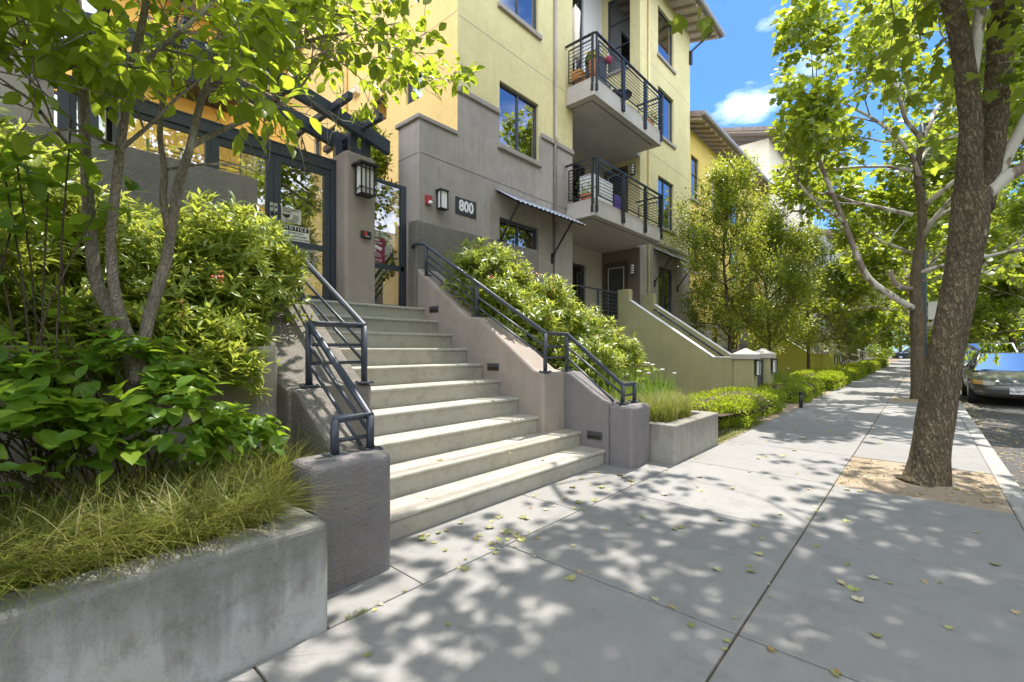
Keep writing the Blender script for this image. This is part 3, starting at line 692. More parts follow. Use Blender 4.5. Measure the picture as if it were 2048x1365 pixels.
wallcells("x", 30.0, [6.7, 9.6], [0, 13.7], lambda u, z: 0, [], (m,)); hf = []
for x0 in (32.0, 35.5, 39.0, 42.5): hf += [(x0, x0 + 1.5, z, z + 1.7) for z in (1.8, 4.9, 7.9, 10.9)]
wallcells("y", 6.7, [30, 45], [0, 13.7], lambda u, z: 0, hf, (m,)); part("wall", m, CREAM, b3)
for h in hf: window(b3, "y", 6.7, *h, trans=(.5,))
eave(b3, 29.3, 45.5, 5.9, 9.8, 13.7, 1.1, spc=.9)
m = MB(); m.tube([(29.95, 8.6, 6), (29.95, 8.6, 13.6)], .05, 6); part("downpipe", m, CREAM, b3)
b4 = thing("apartment_building", "distant pale grey apartment block with a small dark railed balcony, far along the sidewalk", "building", (60, 9, 0))
m = MB(); hf = []
for x0 in (48, 52, 56, 60, 66, 72, 80): hf += [(x0, x0 + 1.6, z, z + 1.9) for z in (2, 5, 8)]
wallcells("y", 6.0, [45.6, 95], [0, 10.8], lambda u, z: 0, hf, (m,)); m.quad((45.6, 6.0, 0), (45.6, 9, 0), (45.6, 9, 10.8), (45.6, 6.0, 10.8)); part("wall", m, PALE, b4)
for h in hf: window(b4, "y", 6.0, *h, trans=(.5,))
m = MB(); m.box(47.5, 50.5, 5.0, 6.0, 4.7, 4.95)
for z in np.linspace(5.05, 5.95, 9): m.box(47.5, 50.5, 5.0, 5.04, z - .012, z + .012); m.box(47.5, 47.54, 5.04, 6, z - .012, z + .012)
for x in (47.5, 48.5, 49.5, 50.46): m.box(x, x + .05, 4.99, 5.05, 4.95, 6.0)
part("balcony", m, BLACK, b4)
eave(b4, 45.2, 95.5, 5.2, 9, 10.8, .9, spc=1.2)
# left wing and courtyard building
b5 = thing("stucco_building", "grey stucco building wing at the top left, behind the leafy tree", "building", (-3, 7.5, 0))
m = MB(); m.box(-9, .36, 6.32, 9, 0, 7.6); part("wall", m, GREY, b5)
m = MB(); m.box(-9.1, .42, 6.26, 9.1, 7.6, 7.70); part("coping", m, CAP, b5)
b6 = thing("apartment_building", "orange stucco apartment block at the back of the courtyard, seen above the glass gate", "building", (0, 16, 0))
m = MB(); hf = [(x, x + 1.1, z, z + 1.6) for x in (-4.6, -1.6, .6, 4.6) for z in (2.6, 5.6, 8.3)]
wallcells("y", 14.55, [-12, 6.0], [0, 10.4], lambda u, z: 0, hf, (m,)); part("wall", m, ORANGE, b6)
for h in hf: window(b6, "y", 14.55, *h, trans=(.5,))
for x0, z in ((2.3, 5.1), (-3.6, 5.1), (2.3, 8.0)):
    m = MB(); m.box(x0, x0 + 2.0, 13.5, 14.54, z, z + .22)
    for q in np.linspace(z + .3, z + 1.15, 9): m.box(x0, x0 + 2.0, 13.5, 13.53, q - .012, q + .012)
    for q in np.linspace(x0, x0 + 1.95, 4): m.box(q, q + .05, 13.49, 13.54, z + .2, z + 1.2)
    part("balcony", m, BLACK, b6)
eave(b6, -12, 6.2, 13.7, 16, 10.3, .7)
# houses and trees across the street reflect in the glass
b7 = thing("apartment_building", "beige apartment block on the opposite side of the street, outside the right edge", "building", (10, -18, 0))
m = MB(); hf = [(x, x + 1.6, z, z + 1.7) for x in range(-20, 60, 5) for z in (1.5, 4.5, 7.5)]
wallcells("y", -17.0, [-25, 62], [-.2, 10], lambda u, z: 0, hf, (m,), into=-1); part("wall", m, CREAM, b7)
m = MB()
for h in hf: m.box(h[0], h[1], -17.25, -17.15, h[2], h[3])
part("windows", m, DKGREY, b7); b7["label"] = "cream apartment block on the opposite side of the street"

# ================================================================== GATE
gt = thing("glass_gate", "navy framed double glass gate at the top of the steps, left of the pillar", "gate", (2.4, 6.26, 2.0))
GY = 6.26
def frame(m, a, b, p, q, w=.07, d=.03, mid=None, bot=.07):
    m.box(a, a + w, GY - d, GY + d, p, q); m.box(b - w, b, GY - d, GY + d, p, q); m.box(a + w, b - w, GY - d, GY + d, q - w, q); m.box(a + w, b - w, GY - d, GY + d, p, p + bot)
    if mid: m.box(a + w, b - w, GY - d + .004, GY + d - .004, mid - .035, mid + .035)
m = MB(); m.box(.38, 3.198, GY - .05, GY + .05, 3.90, 4.03); m.box(.38, 3.198, GY - .06, GY + .06, 4.03, 4.05); m.box(.38, .46, GY - .05, GY + .05, 2.0, 3.90); m.box(3.12, 3.198, GY - .05, GY + .05, 2.0, 3.90); part("outer_frame", m, NAVY, gt)
for a, b in ((.462, 1.66), (1.66, 2.36), (2.362, 3.118)):
    m = MB(); frame(m, a + .002, b - .002, 2.04, 3.896, .085 if a > .5 else .05, mid=2.78); lf = part("gate_leaf", m, NAVY, gt)
    m = MB(); m.box(a + .05, b - .05, GY - .004, GY + .004, 2.1, 3.85); part("pane", m, GATEGL, lf)
    if a > 1.6:
        x = 2.335 if a < 2 else 2.385; m = MB(); m.box(x - .02, x + .02, GY - .037, GY - .03, 3.05, 3.26); k = part("lock_plate", m, ALU, lf)
        m = MB(); m.tube([(x, GY - .055, 3.09), (x, GY - .055, 3.15)], .012, 8); m.tube([(x, GY - .05, 3.21), (x, GY - .036, 3.21)], .012, 8); part("handle", m, BLACK, k)
sp = thing("side_glass_screen", "tall narrow navy framed glass panel between the pillar and the right side wall", "glass panel", (4.1, 6.26, 2.0))
m = MB(); frame(m, 3.678, 4.40, 2.02, 4.0, .045, .03, mid=2.66, bot=.05); m.box(4.30, 4.355, GY - .026, GY + .026, 2.07, 3.955); part("frame", m, NAVY, sp)
m = MB(); m.box(3.70, 4.36, GY - .004, GY + .004, 2.06, 3.97); part("pane", m, GATEGL, sp)
# pergola over the gate
pg = thing("gate_pergola", "navy timber pergola arching over the gate on twin posts above the pillar", "pergola", (2.0, 6.2, 4.0))
def zarc(x): d = abs(x - 2.0); return 4.83 - .06 * d - .115 * d ** 1.35
for y in (5.87, 6.50):
    xs = np.linspace(.2, 3.86, 22); poly = [(x, zarc(x)) for x in xs]; low = [(x, zarc(x) - .19) for x in xs][::-1]
    m = MB()
    for i in range(21):
        a, b = xs[i], xs[i + 1]
        m.add([(a, y, zarc(a) - .19), (b, y, zarc(b) - .19), (b, y, zarc(b)), (a, y, zarc(a)), (a, y + .09, zarc(a) - .19), (b, y + .09, zarc(b) - .19), (b, y + .09, zarc(b)), (a, y + .09, zarc(a))], [(0, 1, 2, 3), (7, 6, 5, 4), (3, 2, 6, 7), (1, 0, 4, 5)] + ([(0, 3, 7, 4)] if i == 0 else []) + ([(1, 5, 6, 2)] if i == 20 else []))
    part("beam", m, NAVY, pg)
for y in (5.975, 6.40):
    for x in (3.29, 3.50):
        m = MB(); m.box(x, x + .10, y, y + .09, 4.14, zarc(x) - .02); part("post", m, NAVY, pg)
    for x in (.55, .76):
        m = MB(); m.box(x, x + .10, y, y + .09, 3.40, zarc(x) - .02); part("post", m, NAVY, pg)
for x in (.65, 1.25, 1.85, 2.45, 2.98, 3.42):
    m = MB(); z = zarc(x) - .055; m.bar((x, 5.42, z), (x, 7.0, z), .065, .085); part("rafter", m, NAVY, pg)

# text on signs
def text(body, size, parent, loc, mat, name="lettering", ext=.002, axis="y", sx=1.0, bold=0.0, align="CENTER"):
    cu = bpy.data.curves.new("txt", "FONT"); cu.body = body; cu.size = size; cu.extrude = ext; cu.align_x = align; cu.align_y = "CENTER"; cu.offset = bold; cu.resolution_u = 3
    tmp = bpy.data.objects.new("txt", cu); C.objects.link(tmp); dg = bpy.context.evaluated_depsgraph_get(); dg.update()
    me = bpy.data.meshes.new_from_object(tmp.evaluated_get(dg)); bpy.data.objects.remove(tmp); bpy.data.curves.remove(cu)
    n = len(me.vertices); co = np.zeros(n * 3); me.vertices.foreach_get("co", co); co = co.reshape(-1, 3)
    base = ORG[parent.name]
    if axis == "y": w = np.stack([co[:, 0] * sx + loc[0], loc[1] - co[:, 2], co[:, 1] + loc[2]], 1)
    else: w = np.stack([loc[0] - co[:, 2], loc[1] - co[:, 0] * sx, co[:, 1] + loc[2]], 1)
    me.vertices.foreach_set("co", (w - base).ravel()); me.name = name; me.materials.clear(); me.update()
    return part(name, me, mat, parent)
hn = thing("house_number_sign", "black wall plaque with white numerals 800 beside the awning", "number sign", (6.21, F - .01, 4.18))
m = MB(); m.box(5.94, 6.49, F - .02, F - .002, 4.03, 4.36); part("plaque", m, BLACK, hn, bevel=.004)
text("800", .295, hn, (6.215, F - .0215, 4.195), WHITE, "numerals", .004, sx=.88, bold=.011)
ns = thing("notice_sign", "white notice sign with a black NOTICE band on the glass gate, lower of the two", "sign", (2.66, GY - .01, 2.92))
m = MB(); m.box(2.46, 2.83, GY - .012, GY - .005, 2.80, 3.02); part("board", m, SIGNW, ns)
m = MB(); m.box(2.47, 2.82, GY - .014, GY - .0125, 2.95, 3.012); part("band", m, BLACK, ns)
text("N O T I C E", .058, ns, (2.645, GY - .0142, 2.981), WHITE, bold=.0012)
for i, s in enumerate(("SECURITY GATE", "MUST BE KEPT CLOSED", "AND LOCKED AT ALL TIMES")): text(s, .030, ns, (2.645, GY - .0135, 2.922 - .04 * i), DKGREY, sx=.92)
fs = thing("face_covering_sign", "pale grey notice with a black mask picture, upper notice on the glass gate", "sign", (2.59, GY - .01, 3.15))
m = MB(); m.box(2.46, 2.72, GY - .012, GY - .005, 3.05, 3.24); part("board", m, SIGNG, fs)
text("FACE COVERINGS", .030, fs, (2.59, GY - .0135, 3.222), DKGREY, sx=.85); text("REQUIRED", .026, fs, (2.54, GY - .0135, 3.192), DKGREY, sx=.85)
m = MB(); m.prism([(2.475, 3.165), (2.50, 3.15), (2.545, 3.155), (2.575, 3.165), (2.568, 3.125), (2.54, 3.105), (2.51, 3.107), (2.485, 3.13)], "y", GY - .013, GY - .0145); part("mask_mark", m, BLACK, fs)
for i in range(4): text("cover nose and mouth"[: 14 + i], .014, fs, (2.645, GY - .0135, 3.155 - .017 * i), DKGREY, sx=.8)
for i in range(2): text("thank you for keeping others safe", .014, fs, (2.59, GY - .0135, 3.085 - .018 * i), DKGREY, sx=.8)
tr = thing("trespassing_sign", "maroon no trespassing sign with a white camera picture on the side glass panel", "sign", (3.90, GY - .01, 2.9))
m = MB(); m.box(3.735, 4.015, GY - .012, GY - .005, 2.71, 3.09); part("board", m, MAROON, tr)
text("NO", .052, tr, (3.875, GY - .0135, 3.055), WHITE, bold=.001); text("TRESPASSING", .036, tr, (3.875, GY - .0135, 3.01), WHITE, sx=.85)
m = MB(); m.prism([(3.79, 2.975), (3.80, 2.945), (3.93, 2.895), (3.965, 2.92), (3.955, 2.945), (3.83, 2.985)][::-1], "y", GY - .0145, GY - .013); m.prism([(3.82, 2.925), (3.845, 2.915), (3.865, 2.875), (3.845, 2.87)], "y", GY - .0145, GY - .013); part("camera_mark", m, WHITE, tr)
for i, s in enumerate(("PROPERTY", "UNDER VIDEO", "SURVEILLANCE", "", "VIOLATORS WILL", "BE PROSECUTED")):
    if s: text(s, .024, tr, (3.875, GY - .0135, 2.852 - .024 * i), WHITE, sx=.9)

# lanterns
def lantern(label, x, y, z, face="y", w=.20, h=.40, d=.17, bars=True, group=None, cat="wall lamp"):
    t = thing("wall_lantern", label, cat, (x, y, z), group)
    def B(m, u0, u1, w0, w1, z0, z1):   # u along the wall, w out from the wall
        if face == "y": return m.box(x + u0, x + u1, y - w1, y - w0, z + z0, z + z1)
        return m.box(x - w1, x - w0, y + u0, y + u1, z + z0, z + z1)
    f = MB(); B(f, -.05, .05, 0, .02, -h * .3, h * .3); hw = w / 2
    for s in (-1, 1):
        B(f, s * hw - .009, s * hw + .009, .03, .048, -h / 2, h / 2); B(f, s * hw - .009, s * hw + .009, .03 + d - .018, .03 + d, -h / 2, h / 2)
    B(f, -hw - (.05 if bars else .015), hw + (.05 if bars else .015), .0, .03 + d + (.05 if bars else .012), h / 2 - .004, h / 2 + .022); B(f, -hw - .012, hw + .012, .03, .03 + d + .01, -h / 2 - .014, -h / 2)
    if bars:
        for u in (-.045, .015): B(f, u, u + .014, .03 + d - .004, .03 + d + .012, -h / 2, h / 2)
        B(f, -hw - .045, hw + .045, .03 + d - .003, .03 + d + .009, -h * .33, -h * .30); B(f, -hw - .045, hw + .045, .03 + d - .003, .03 + d + .009, h * .36, h * .39)
        B(f, -hw - .012, -hw - .002, .02, .03 + d + .04, -h * .33, -h * .30)
    part("frame", f, BLACK, t); g = MB(); B(g, -hw + .011, hw - .011, .05, .03 + d - .02, -h / 2 + .004, h / 2 - .008); part("shade", g, FROST, t); return t
lantern("large black lantern with barred white glass on the mauve gate pillar", 3.43, 5.95, 3.74)
lantern("plain black framed white wall lamp between the fire alarm and the number plaque", 5.55, F, 4.17, w=.17, h=.33, d=.12, bars=False)
for z, lab in ((3.96, "ribbed grey wall lamp beside the ground floor door in the recess"), (7.2, "ribbed grey wall lamp beside the second floor balcony door")):
    t = thing("wall_lamp", lab, "wall lamp", (13.78, 7.03, z)); m = MB(); m.tube([(13.71, 7.03, z - .17), (13.71, 7.03, z + .17)], .062, 12); part("shade", m, FROST, t)
    m = MB(); m.box(13.76, 13.798, 6.96, 7.10, z - .15, z + .15)
    for q in range(5): m.tube([(13.71, 7.03, z - .17 + q * .08), (13.71, 7.03, z - .15 + q * .08)], .072, 12)
    part("cage", m, DKGREY, t)
t = thing("fire_alarm", "small red fire alarm with a white strobe on the grey wall", "fire alarm", (5.27, F, 4.10))
m = MB(); m.box(5.21, 5.34, F - .05, F - .001, 4.03, 4.20); part("housing", m, RED, t, bevel=.006); m = MB(); m.ball((5.28, F - .07, 4.06), .042); part("strobe", m, FROST, t)
t = thing("card_reader", "small black card reader on the front of the gate pillar", "card reader", (3.5, 5.94, 3.0))
m = MB(); m.box(3.42, 3.57, 5.90, 5.949, 2.95, 3.06); part("housing", m, BLACK, t, bevel=.012); m = MB(); m.box(3.45, 3.50, 5.894, 5.899, 2.985, 3.045); part("window", m, RED, t); m = MB(); m.box(3.475, 3.535, 5.892, 5.898, 2.975, 2.988); part("slot", m, ALU, t)
t = thing("storage_box", "dark brown box standing behind the side glass panel", "box", (4.0, 6.7, 2.0))
m = MB(); m.box(3.55, 4.18, 6.55, 7.0, 2.0, 2.48); part("body", m, BROWN, t, bevel=.02); m = MB(); m.prism([(3.52, 2.481), (4.21, 2.481), (4.21, 2.54), (3.86, 2.58), (3.52, 2.54)], "y", 7.02, 6.53); part("lid", m, BROWN, t, bevel=.01)

# ================================================================== BALCONY THINGS
zt = 8.05
t = thing("patio_umbrella", "closed cream patio umbrella standing on the upper balcony", "umbrella", (10.25, 6.9, zt)); m = MB(); m.tube([(10.25, 6.9, zt), (10.25, 6.9, zt + 2.5)], .022, 8); part("pole", m, WHITE, t)
m = MB(); n = 12; prof = [(2.48, .02), (2.36, .10), (2.28, .13), (1.7, .10), (1.05, .13)]
for i in range(len(prof) - 1): pass
pts = [(10.25, 6.9, zt + z) for z, r in prof]; m.tube(pts, [r for z, r in prof], 12, jit=.35); part("canopy", m, CANVAS, t)
t = thing("wooden_crate", "small orange wooden crate tied to the left end of the upper balcony railing", "crate", (9.8, 6.6, zt)); m = MB()
for i in range(3): m.box(9.73, 9.99, 6.42, 6.44, 8.22 + i * .08, 8.28 + i * .08); m.box(9.73, 9.99, 6.66, 6.68, 8.22 + i * .08, 8.28 + i * .08); m.box(9.73, 9.75, 6.44, 6.66, 8.22 + i * .08, 8.28 + i * .08); m.box(9.97, 9.99, 6.44, 6.66, 8.22 + i * .08, 8.28 + i * .08)
part("slats", m, ORWOOD, t); m = MB(); m.box(9.75, 9.97, 6.44, 6.66, 8.21, 8.235); part("base", m, ORWOOD, t)
def potplant(label, x, y, z, r, h, mat, n, fl=None, name="potted_plant"):
    t = thing(name, label, "potted plant", (x, y, z)); m = MB(); m.tube([(x, y, z), (x, y, z + h)], [r * .7, r], 12); part("pot", m, TERRA, t)
    P = np.array([x, y, z + h + .08]) + rng.normal(size=(n, 3)) * np.array([r * .8, r * .8, .1]); leaves("foliage", L_OVATE2, P, rv(n) + [0, 0, .5], rv(n) + [0, 0, 1], .09, mat, t)
    if fl is not None:
        m = MB()
        for i in range(7): q = rng.normal(size=3) * [r * .7, r * .7, .08]; m.ball((x + q[0], y + q[1], z + h + .2 + q[2]), .035, .7, 6, 4)
        part("flowers", m, fl, t)
potplant("potted plant with yellow flowers at the corner of the upper balcony", 9.95, 6.15, zt, .13, .55, SHRUB_L, 60, YFLOWER)
potplant("leafy plant in a low pot at the right end of the upper balcony", 13.2, 6.25, zt, .2, .25, SHRUB_L, 120, FLOWER)
potplant("leafy plant in a clay pot on the left of the lower balcony", 9.95, 6.35, 5.08, .18, .2, SHRUB_L, 60)
def chair(label, x, y, z, rz, mat):
    t = thing("balcony_chair", label, "chair", (x, y, z)); m = MB()
    for sx in (-.22, .22):
        for sy in (-.2, .2): m.bar((x + sx, y + sy, z), (x + sx, y + sy, z + (.44 if sy < 0 else .9)), .03)
    part("legs", m, BLACK, t); m = MB(); m.box(x - .24, x + .24, y - .22, y + .22, z + .42, z + .46); part("seat", m, mat, t); m = MB()
    for i in range(5): m.box(x - .22, x + .22, y + .19, y + .21, z + .52 + i * .08, z + .57 + i * .08)
    part("backrest", m, mat, t)
chair("dark slatted chair in the middle of the upper balcony", 11.5, 6.5, zt, 0, DKGREY); chair("dark slatted chair toward the right of the upper balcony", 12.55, 6.6, zt, 0, BROWN)
t = thing("balcony_table", "dark round table between the chairs on the upper balcony", "table", (12.05, 6.55, zt)); m = MB(); m.tube([(12.05, 6.55, zt + .68), (12.05, 6.55, zt + .71)], .33, 20); part("top", m, BLACK, t)
m = MB(); m.tube([(12.05, 6.55, zt), (12.05, 6.55, zt + .68)], .03, 8); m.tube([(12.05, 6.55, zt), (12.05, 6.55, zt + .03)], .2, 16); part("leg", m, BLACK, t)
t = thing("barbecue_grill", "dark covered grill at the left of the upper balcony, under the umbrella", "grill", (10.35, 6.3, zt)); m = MB(); m.box(10.1, 10.55, 6.12, 6.5, zt + .05, zt + .72); part("cabinet", m, DKGREY, t, bevel=.02); m = MB(); m.tube([(10.1, 6.31, zt + .76), (10.55, 6.31, zt + .76)], .2, 14); part("hood", m, BROWN, t)
t = thing("paper_lantern", "small red and white lantern hanging above the upper balcony corner", "lantern", (10.6, 6.1, zt + .95)); m = MB(); m.ball((10.6, 6.1, zt + .86), .1, 1, 12, 8); part("shade", m, FUCHS, t); m = MB(); m.tube([(10.6, 6.1, zt + .95), (10.6, 6.1, zt + 1.04)], .02, 6); part("cap", m, WHITE, t)
t = thing("balcony_cabinet", "white cabinet standing on the lower balcony", "cabinet", (10.6, 6.5, 5.08)); m = MB(); m.box(10.0, 10.35, 6.2, 6.6, 5.08, 5.82); m.box(10.37, 11.0, 6.2, 6.6, 5.08, 5.80); part("body", m, WHITE, t, bevel=.01); m = MB(); m.box(10.42, 10.95, 6.18, 6.199, 5.15, 5.74); part("front", m, SIGNW, t)
t = thing("folded_blanket", "purple cloth hanging over a stand on the lower balcony", "blanket", (11.3, 6.3, 5.08)); m = MB(); m.box(11.2, 11.55, 6.25, 6.33, 5.15, 5.6); part("cloth", m, PURPLE, t, bevel=.03); m = MB(); m.bar((11.2, 6.29, 5.08), (11.2, 6.29, 5.62), .02); m.bar((11.55, 6.29, 5.08), (11.55, 6.29, 5.62), .02); m.bar((11.2, 6.29, 5.62), (11.55, 6.29, 5.62), .02); part("stand", m, BLACK, t)

# ================================================================== STOOPS
def stoop(label, dx, wm):
    t = thing("stoop", label, "stoop", (12.8 + dx, 4.6, 0), "private stoops along the sidewalk"); d = dx
    WP = [(3.2, -.1), (6.62, -.1), (6.62, 3.09), (6.24, 3.09), (6.24, 2.76), (3.92, 1.16), (3.2, 1.16)]
    w1 = part("side_wall", MB().prism(WP, "x", 12.2 + d, 12.0 + d), wm, t, bevel=.012); part("side_wall", MB().prism(WP, "x", 13.8 + d, 13.6 + d), wm, t, bevel=.012)
    for x in (12.0, 13.6): c = MB(); c.add([(x + d - .008, 3.94, 1.168), (x + d + .208, 3.94, 1.168), (x + d + .208, 6.24, 2.765), (x + d - .008, 6.24, 2.765), (x + d - .008, 3.94, 1.185), (x + d + .208, 3.94, 1.185), (x + d + .208, 6.24, 2.78), (x + d - .008, 6.24, 2.78)], [(0, 3, 2, 1), (4, 5, 6, 7), (0, 1, 5, 4), (1, 2, 6, 5), (3, 0, 4, 7), (2, 3, 7, 6)]); c.box(x + d - .008, x + d + .208, 3.2, 3.94, 1.162, 1.18); part("wall_cap", c, WHITE, t)
    s = MB()
    for i in range(11): s.box(12.19 + d, 13.61 + d, 3.5 + i * .28, 6.7, i * .18 - .02, (i + 1) * .18)
    part("steps", s, STEP, t)
    for x in (11.9, 13.5):
        p = MB(); p.box(x + d, x + d + .44, 3.0, 3.42, -.1, 1.13); pl = part("pillar", p, wm, t, bevel=.012)
        p = MB(); x0, x1, y0, y1 = x + d - .05, x + d + .49, 2.95, 3.47; p.box(x0, x1, y0, y1, 1.131, 1.25)
        p.add([(x0, y0, 1.25), (x1, y0, 1.25), (x1, y1, 1.25), (x0, y1, 1.25), ((x0 + x1) / 2, 3.21, 1.40)], [(0, 1, 4), (1, 2, 4), (2, 3, 4), (3, 0, 4)]); part("cap", p, STONE, pl, bevel=.008)
    gm = MB(); gm.box(12.36 + d, 13.48 + d, 3.16, 3.22, .08, 1.06); gm.box(12.36 + d, 12.42 + d, 3.14, 3.24, 0, 1.1); gm.box(13.42 + d, 13.48 + d, 3.14, 3.24, 0, 1.1); part("gate", gm, DKGREY, t)
    h = MB(); h.tube([(13.54 + d, 3.95, 1.02), (13.54 + d, 6.15, 2.58), (13.56 + d, 6.22, 2.60)], .025, 8)
    for y, z in ((4.2, 1.12), (5.1, 1.76), (6.0, 2.4)): h.tube([(13.54 + d, y, z + .06), (13.6 + d, y, z)], .016, 6)
    part("handrail", h, NAVY, t); return t
stoop("olive stucco stoop wall with two pyramid capped pillars, nearest one past the steps", 0, OLIVE)
stoop("green stucco stoop with pyramid capped pillars behind the second hedge row", 13.3, LIME)
stoop("grey stucco stoop with pyramid capped pillars, farther along the sidewalk", 25.0, PALE)
stoop("farthest small stoop with pillars, at the end of the hedge rows", 45.0, PALE)
for d, q in ((0, "nearest stoop"), (13.3, "green stoop"), (25.0, "grey stoop")):
    lantern("white box lamp on the near pillar of the " + q, 12.13 + d, 3.0, .92, w=.15, h=.34, d=.10, bars=False, group="pillar lamps")
    lantern("white box lamp on the far pillar of the " + q, 13.73 + d, 3.0, .92, w=.15, h=.34, d=.10, bars=False, group="pillar lamps")
t = thing("path_light", "short black path light at the edge of the second hedge", "bollard light", (12.5, 2.12, 0)); m = MB(); m.tube([(12.5, 2.12, -.01), (12.5, 2.12, .34)], .04, 10); part("post", m, BLACK, t); m = MB(); m.tube([(12.5, 2.12, .34), (12.5, 2.12, .37)], .055, 10); part("cap", m, BLACK, t)
t = thing("street_lamp", "slate blue steel lamp post standing behind the second street tree", "lamp post", (19.5, .15, 0)); m = MB(); m.tube([(19.5, .0, 0), (19.5, .0, 8.5)], [.115, .08], 14); part("pole", m, plain("slate_paint", (.09, .13, .16), .45), t)
m = MB(); m.tube([(19.5, 0, 0), (19.5, 0, .5)], .17, 14); part("base", m, MATS["slate_paint"], t); m = MB(); m.tube([(19.5, 0, 8.4), (19.5, -.8, 8.9), (19.5, -1.9, 9.0)], .04, 8); part("arm", m, MATS["slate_paint"], t); m = MB(); m.box(19.35, 19.65, -2.5, -1.8, 8.93, 9.08); part("lamp_head", m, ALU, t)
t = thing("traffic_sign", "back of a white street sign fixed on the slate lamp post", "sign", (19.45, -.2, 2.7)); m = MB(); m.box(19.40, 19.42, -.42, -.13, 2.3, 2.85); part("board", m, SIGNW, t)
# ================================================================== CARS
def lens_paint(name, col, metal=.6, rough=.28):
    m = NT(name); m.set(col, rough, metal); m.p.inputs["Coat Weight"].default_value = .6; m.p.inputs["Coat Roughness"].default_value = .08; return m.m
TYRE = plain("tyre_rubber", (.02, .02, .02), .85); RIM = plain("wheel_rim", (.45, .45, .46), .35, .8)
HEAD = plain("headlight_lens", (.62, .60, .52), .12, .2); AMBER = plain("amber_lens", (.62, .36, .12), .15, .1); PLATE = plain("plate_white", (.82, .82, .84), .5, 0, .03)
CHROME = plain("chrome", (.7, .7, .7), .15, 1.0, .02); PTXT = plain("plate_ink", (.02, .03, .10), .5)
def car(label, cat, loc, rz, paint, kind="sedan", plate=None, name="parked_car", detail=True):
    t = thing(name, label, cat, (0, 0, 0))
    if kind == "sedan":
        L, W = 4.75, .885; S_ = [(0, .34, .56, .50), (.05, .25, .66, .68), (.2, .21, .71, .80), (.55, .20, .79, .86), (1.25, .20, .94, .885), (2.1, .20, .93, .89), (3.2, .20, .95, .89), (3.75, .21, .99, .87), (4.45, .24, .96, .80), (4.70, .34, .88, .66)]
        G = dict(base=[(1.22, .74, .925), (3.88, .70, .975)], roof=[(2.02, .56, 1.40), (3.10, .55, 1.40)], belt=.81, mid=1.425)
        wl = (.96, 3.63); wr = .315
    else:
        L, W = 4.75, .93; S_ = [(0, .40, .80, .60), (.06, .30, .90, .76), (.2, .26, .98, .86), (.6, .25, 1.06, .91), (1.2, .25, 1.14, .93), (2.1, .25, 1.14, .93), (3.4, .25, 1.16, .93), (4.2, .26, 1.16, .92), (4.6, .3, 1.12, .88), (4.72, .4, 1.0, .8)]
        G = dict(base=[(1.15, .80, 1.12), (4.62, .80, 1.14)], roof=[(1.85, .66, 1.74), (4.2, .66, 1.74)], belt=.86, mid=1.78)
        wl = (.95, 3.75); wr = .36
    ring = []
    for s, zb, zs, w in S_:
        h = zs - zb; half = [(0, zb), (w * .80, zb), (w * .97, zb + h * .22), (w, zb + h * .55), (w * .975, zb + h * .82), (w * .88, zs - .012), (w * .5, zs + .018), (0, zs + .022)]
        ring.append([(s, y, z) for y, z in half] + [(s, -y, z) for y, z in half[1:-1]][::-1])
    n = len(ring[0]); V = [p for r_ in ring for p in r_]; Fc = [tuple(range(n))[::-1], tuple((len(ring) - 1) * n + i for i in range(n))]
    for i in range(len(ring) - 1):
        for q in range(n): b = (q + 1) % n; Fc.append((i * n + q, i * n + b, (i + 1) * n + b, (i + 1) * n + q))
    m = MB(); m.add(V, Fc, True); body = part("body", m, paint, t)
    sb = body.modifiers.new("s", "SUBSURF"); sb.levels = sb.render_levels = 2
    if detail:
        cm = MB()
        for s in wl: cm.tube([(s, -1.2, wr + .02), (s, -.62, wr + .02)], wr + .055, 24); cm.tube([(s, .62, wr + .02), (s, 1.2, wr + .02)], wr + .055, 24)
        cut = part("cut", cm, BLACK, t); bo = body.modifiers.new("b", "BOOLEAN"); bo.object = cut; bo.operation = "DIFFERENCE"; bo.solver = "EXACT"
        dg = bpy.context.evaluated_depsgraph_get(); dg.update(); me = bpy.data.meshes.new_from_object(body.evaluated_get(dg)); body.modifiers.clear(); body.data = me; bpy.data.objects.remove(cut)
    (b0, bw0, bz0), (b1, bw1, bz1) = G["base"]; (r0, rw0, rz0), (r1, rw1, rz1) = G["roof"]; bl = G["belt"]; bc = (b0 + b1) / 2
    m = MB(); xs = np.linspace(r0, r1, 6); ys = np.linspace(-1, 1, 7); o = []
    for x in xs:
        for y in ys: k = 1 - abs(y) ** 2; e = 1 - abs((x - (r0 + r1) / 2) / ((r1 - r0) / 2)) ** 2; o.append((x, y * rw0, rz0 + .025 * k + .022 * e))
    m.add(o, [(i * 7 + j, (i + 1) * 7 + j, (i + 1) * 7 + j + 1, i * 7 + j + 1) for i in range(5) for j in range(6)], True)
    for sg in (-1, 1):
        m.tube([(b0 + .04, sg * bw0, bz0 - .02), (r0, sg * rw0, rz0 + .0), ((r0 + r1) / 2, sg * (rw0 + .005), rz0 + .022), (r1, sg * rw1, rz1), (b1 - .04, sg * bw1, bz1 - .02)], .036, 8)
        c0 = (r0 + r1) / 2 + .05; m.bar((c0, sg * bl, bz0), (c0, sg * rw0, rz0), .07, .05)
        if kind != "sedan": c0 = r1 - .5; m.bar((c0, sg * bl, bz0), (c0, sg * rw0, rz0), .09, .05)
    part("roof", m, paint, t)
    gm = MB()
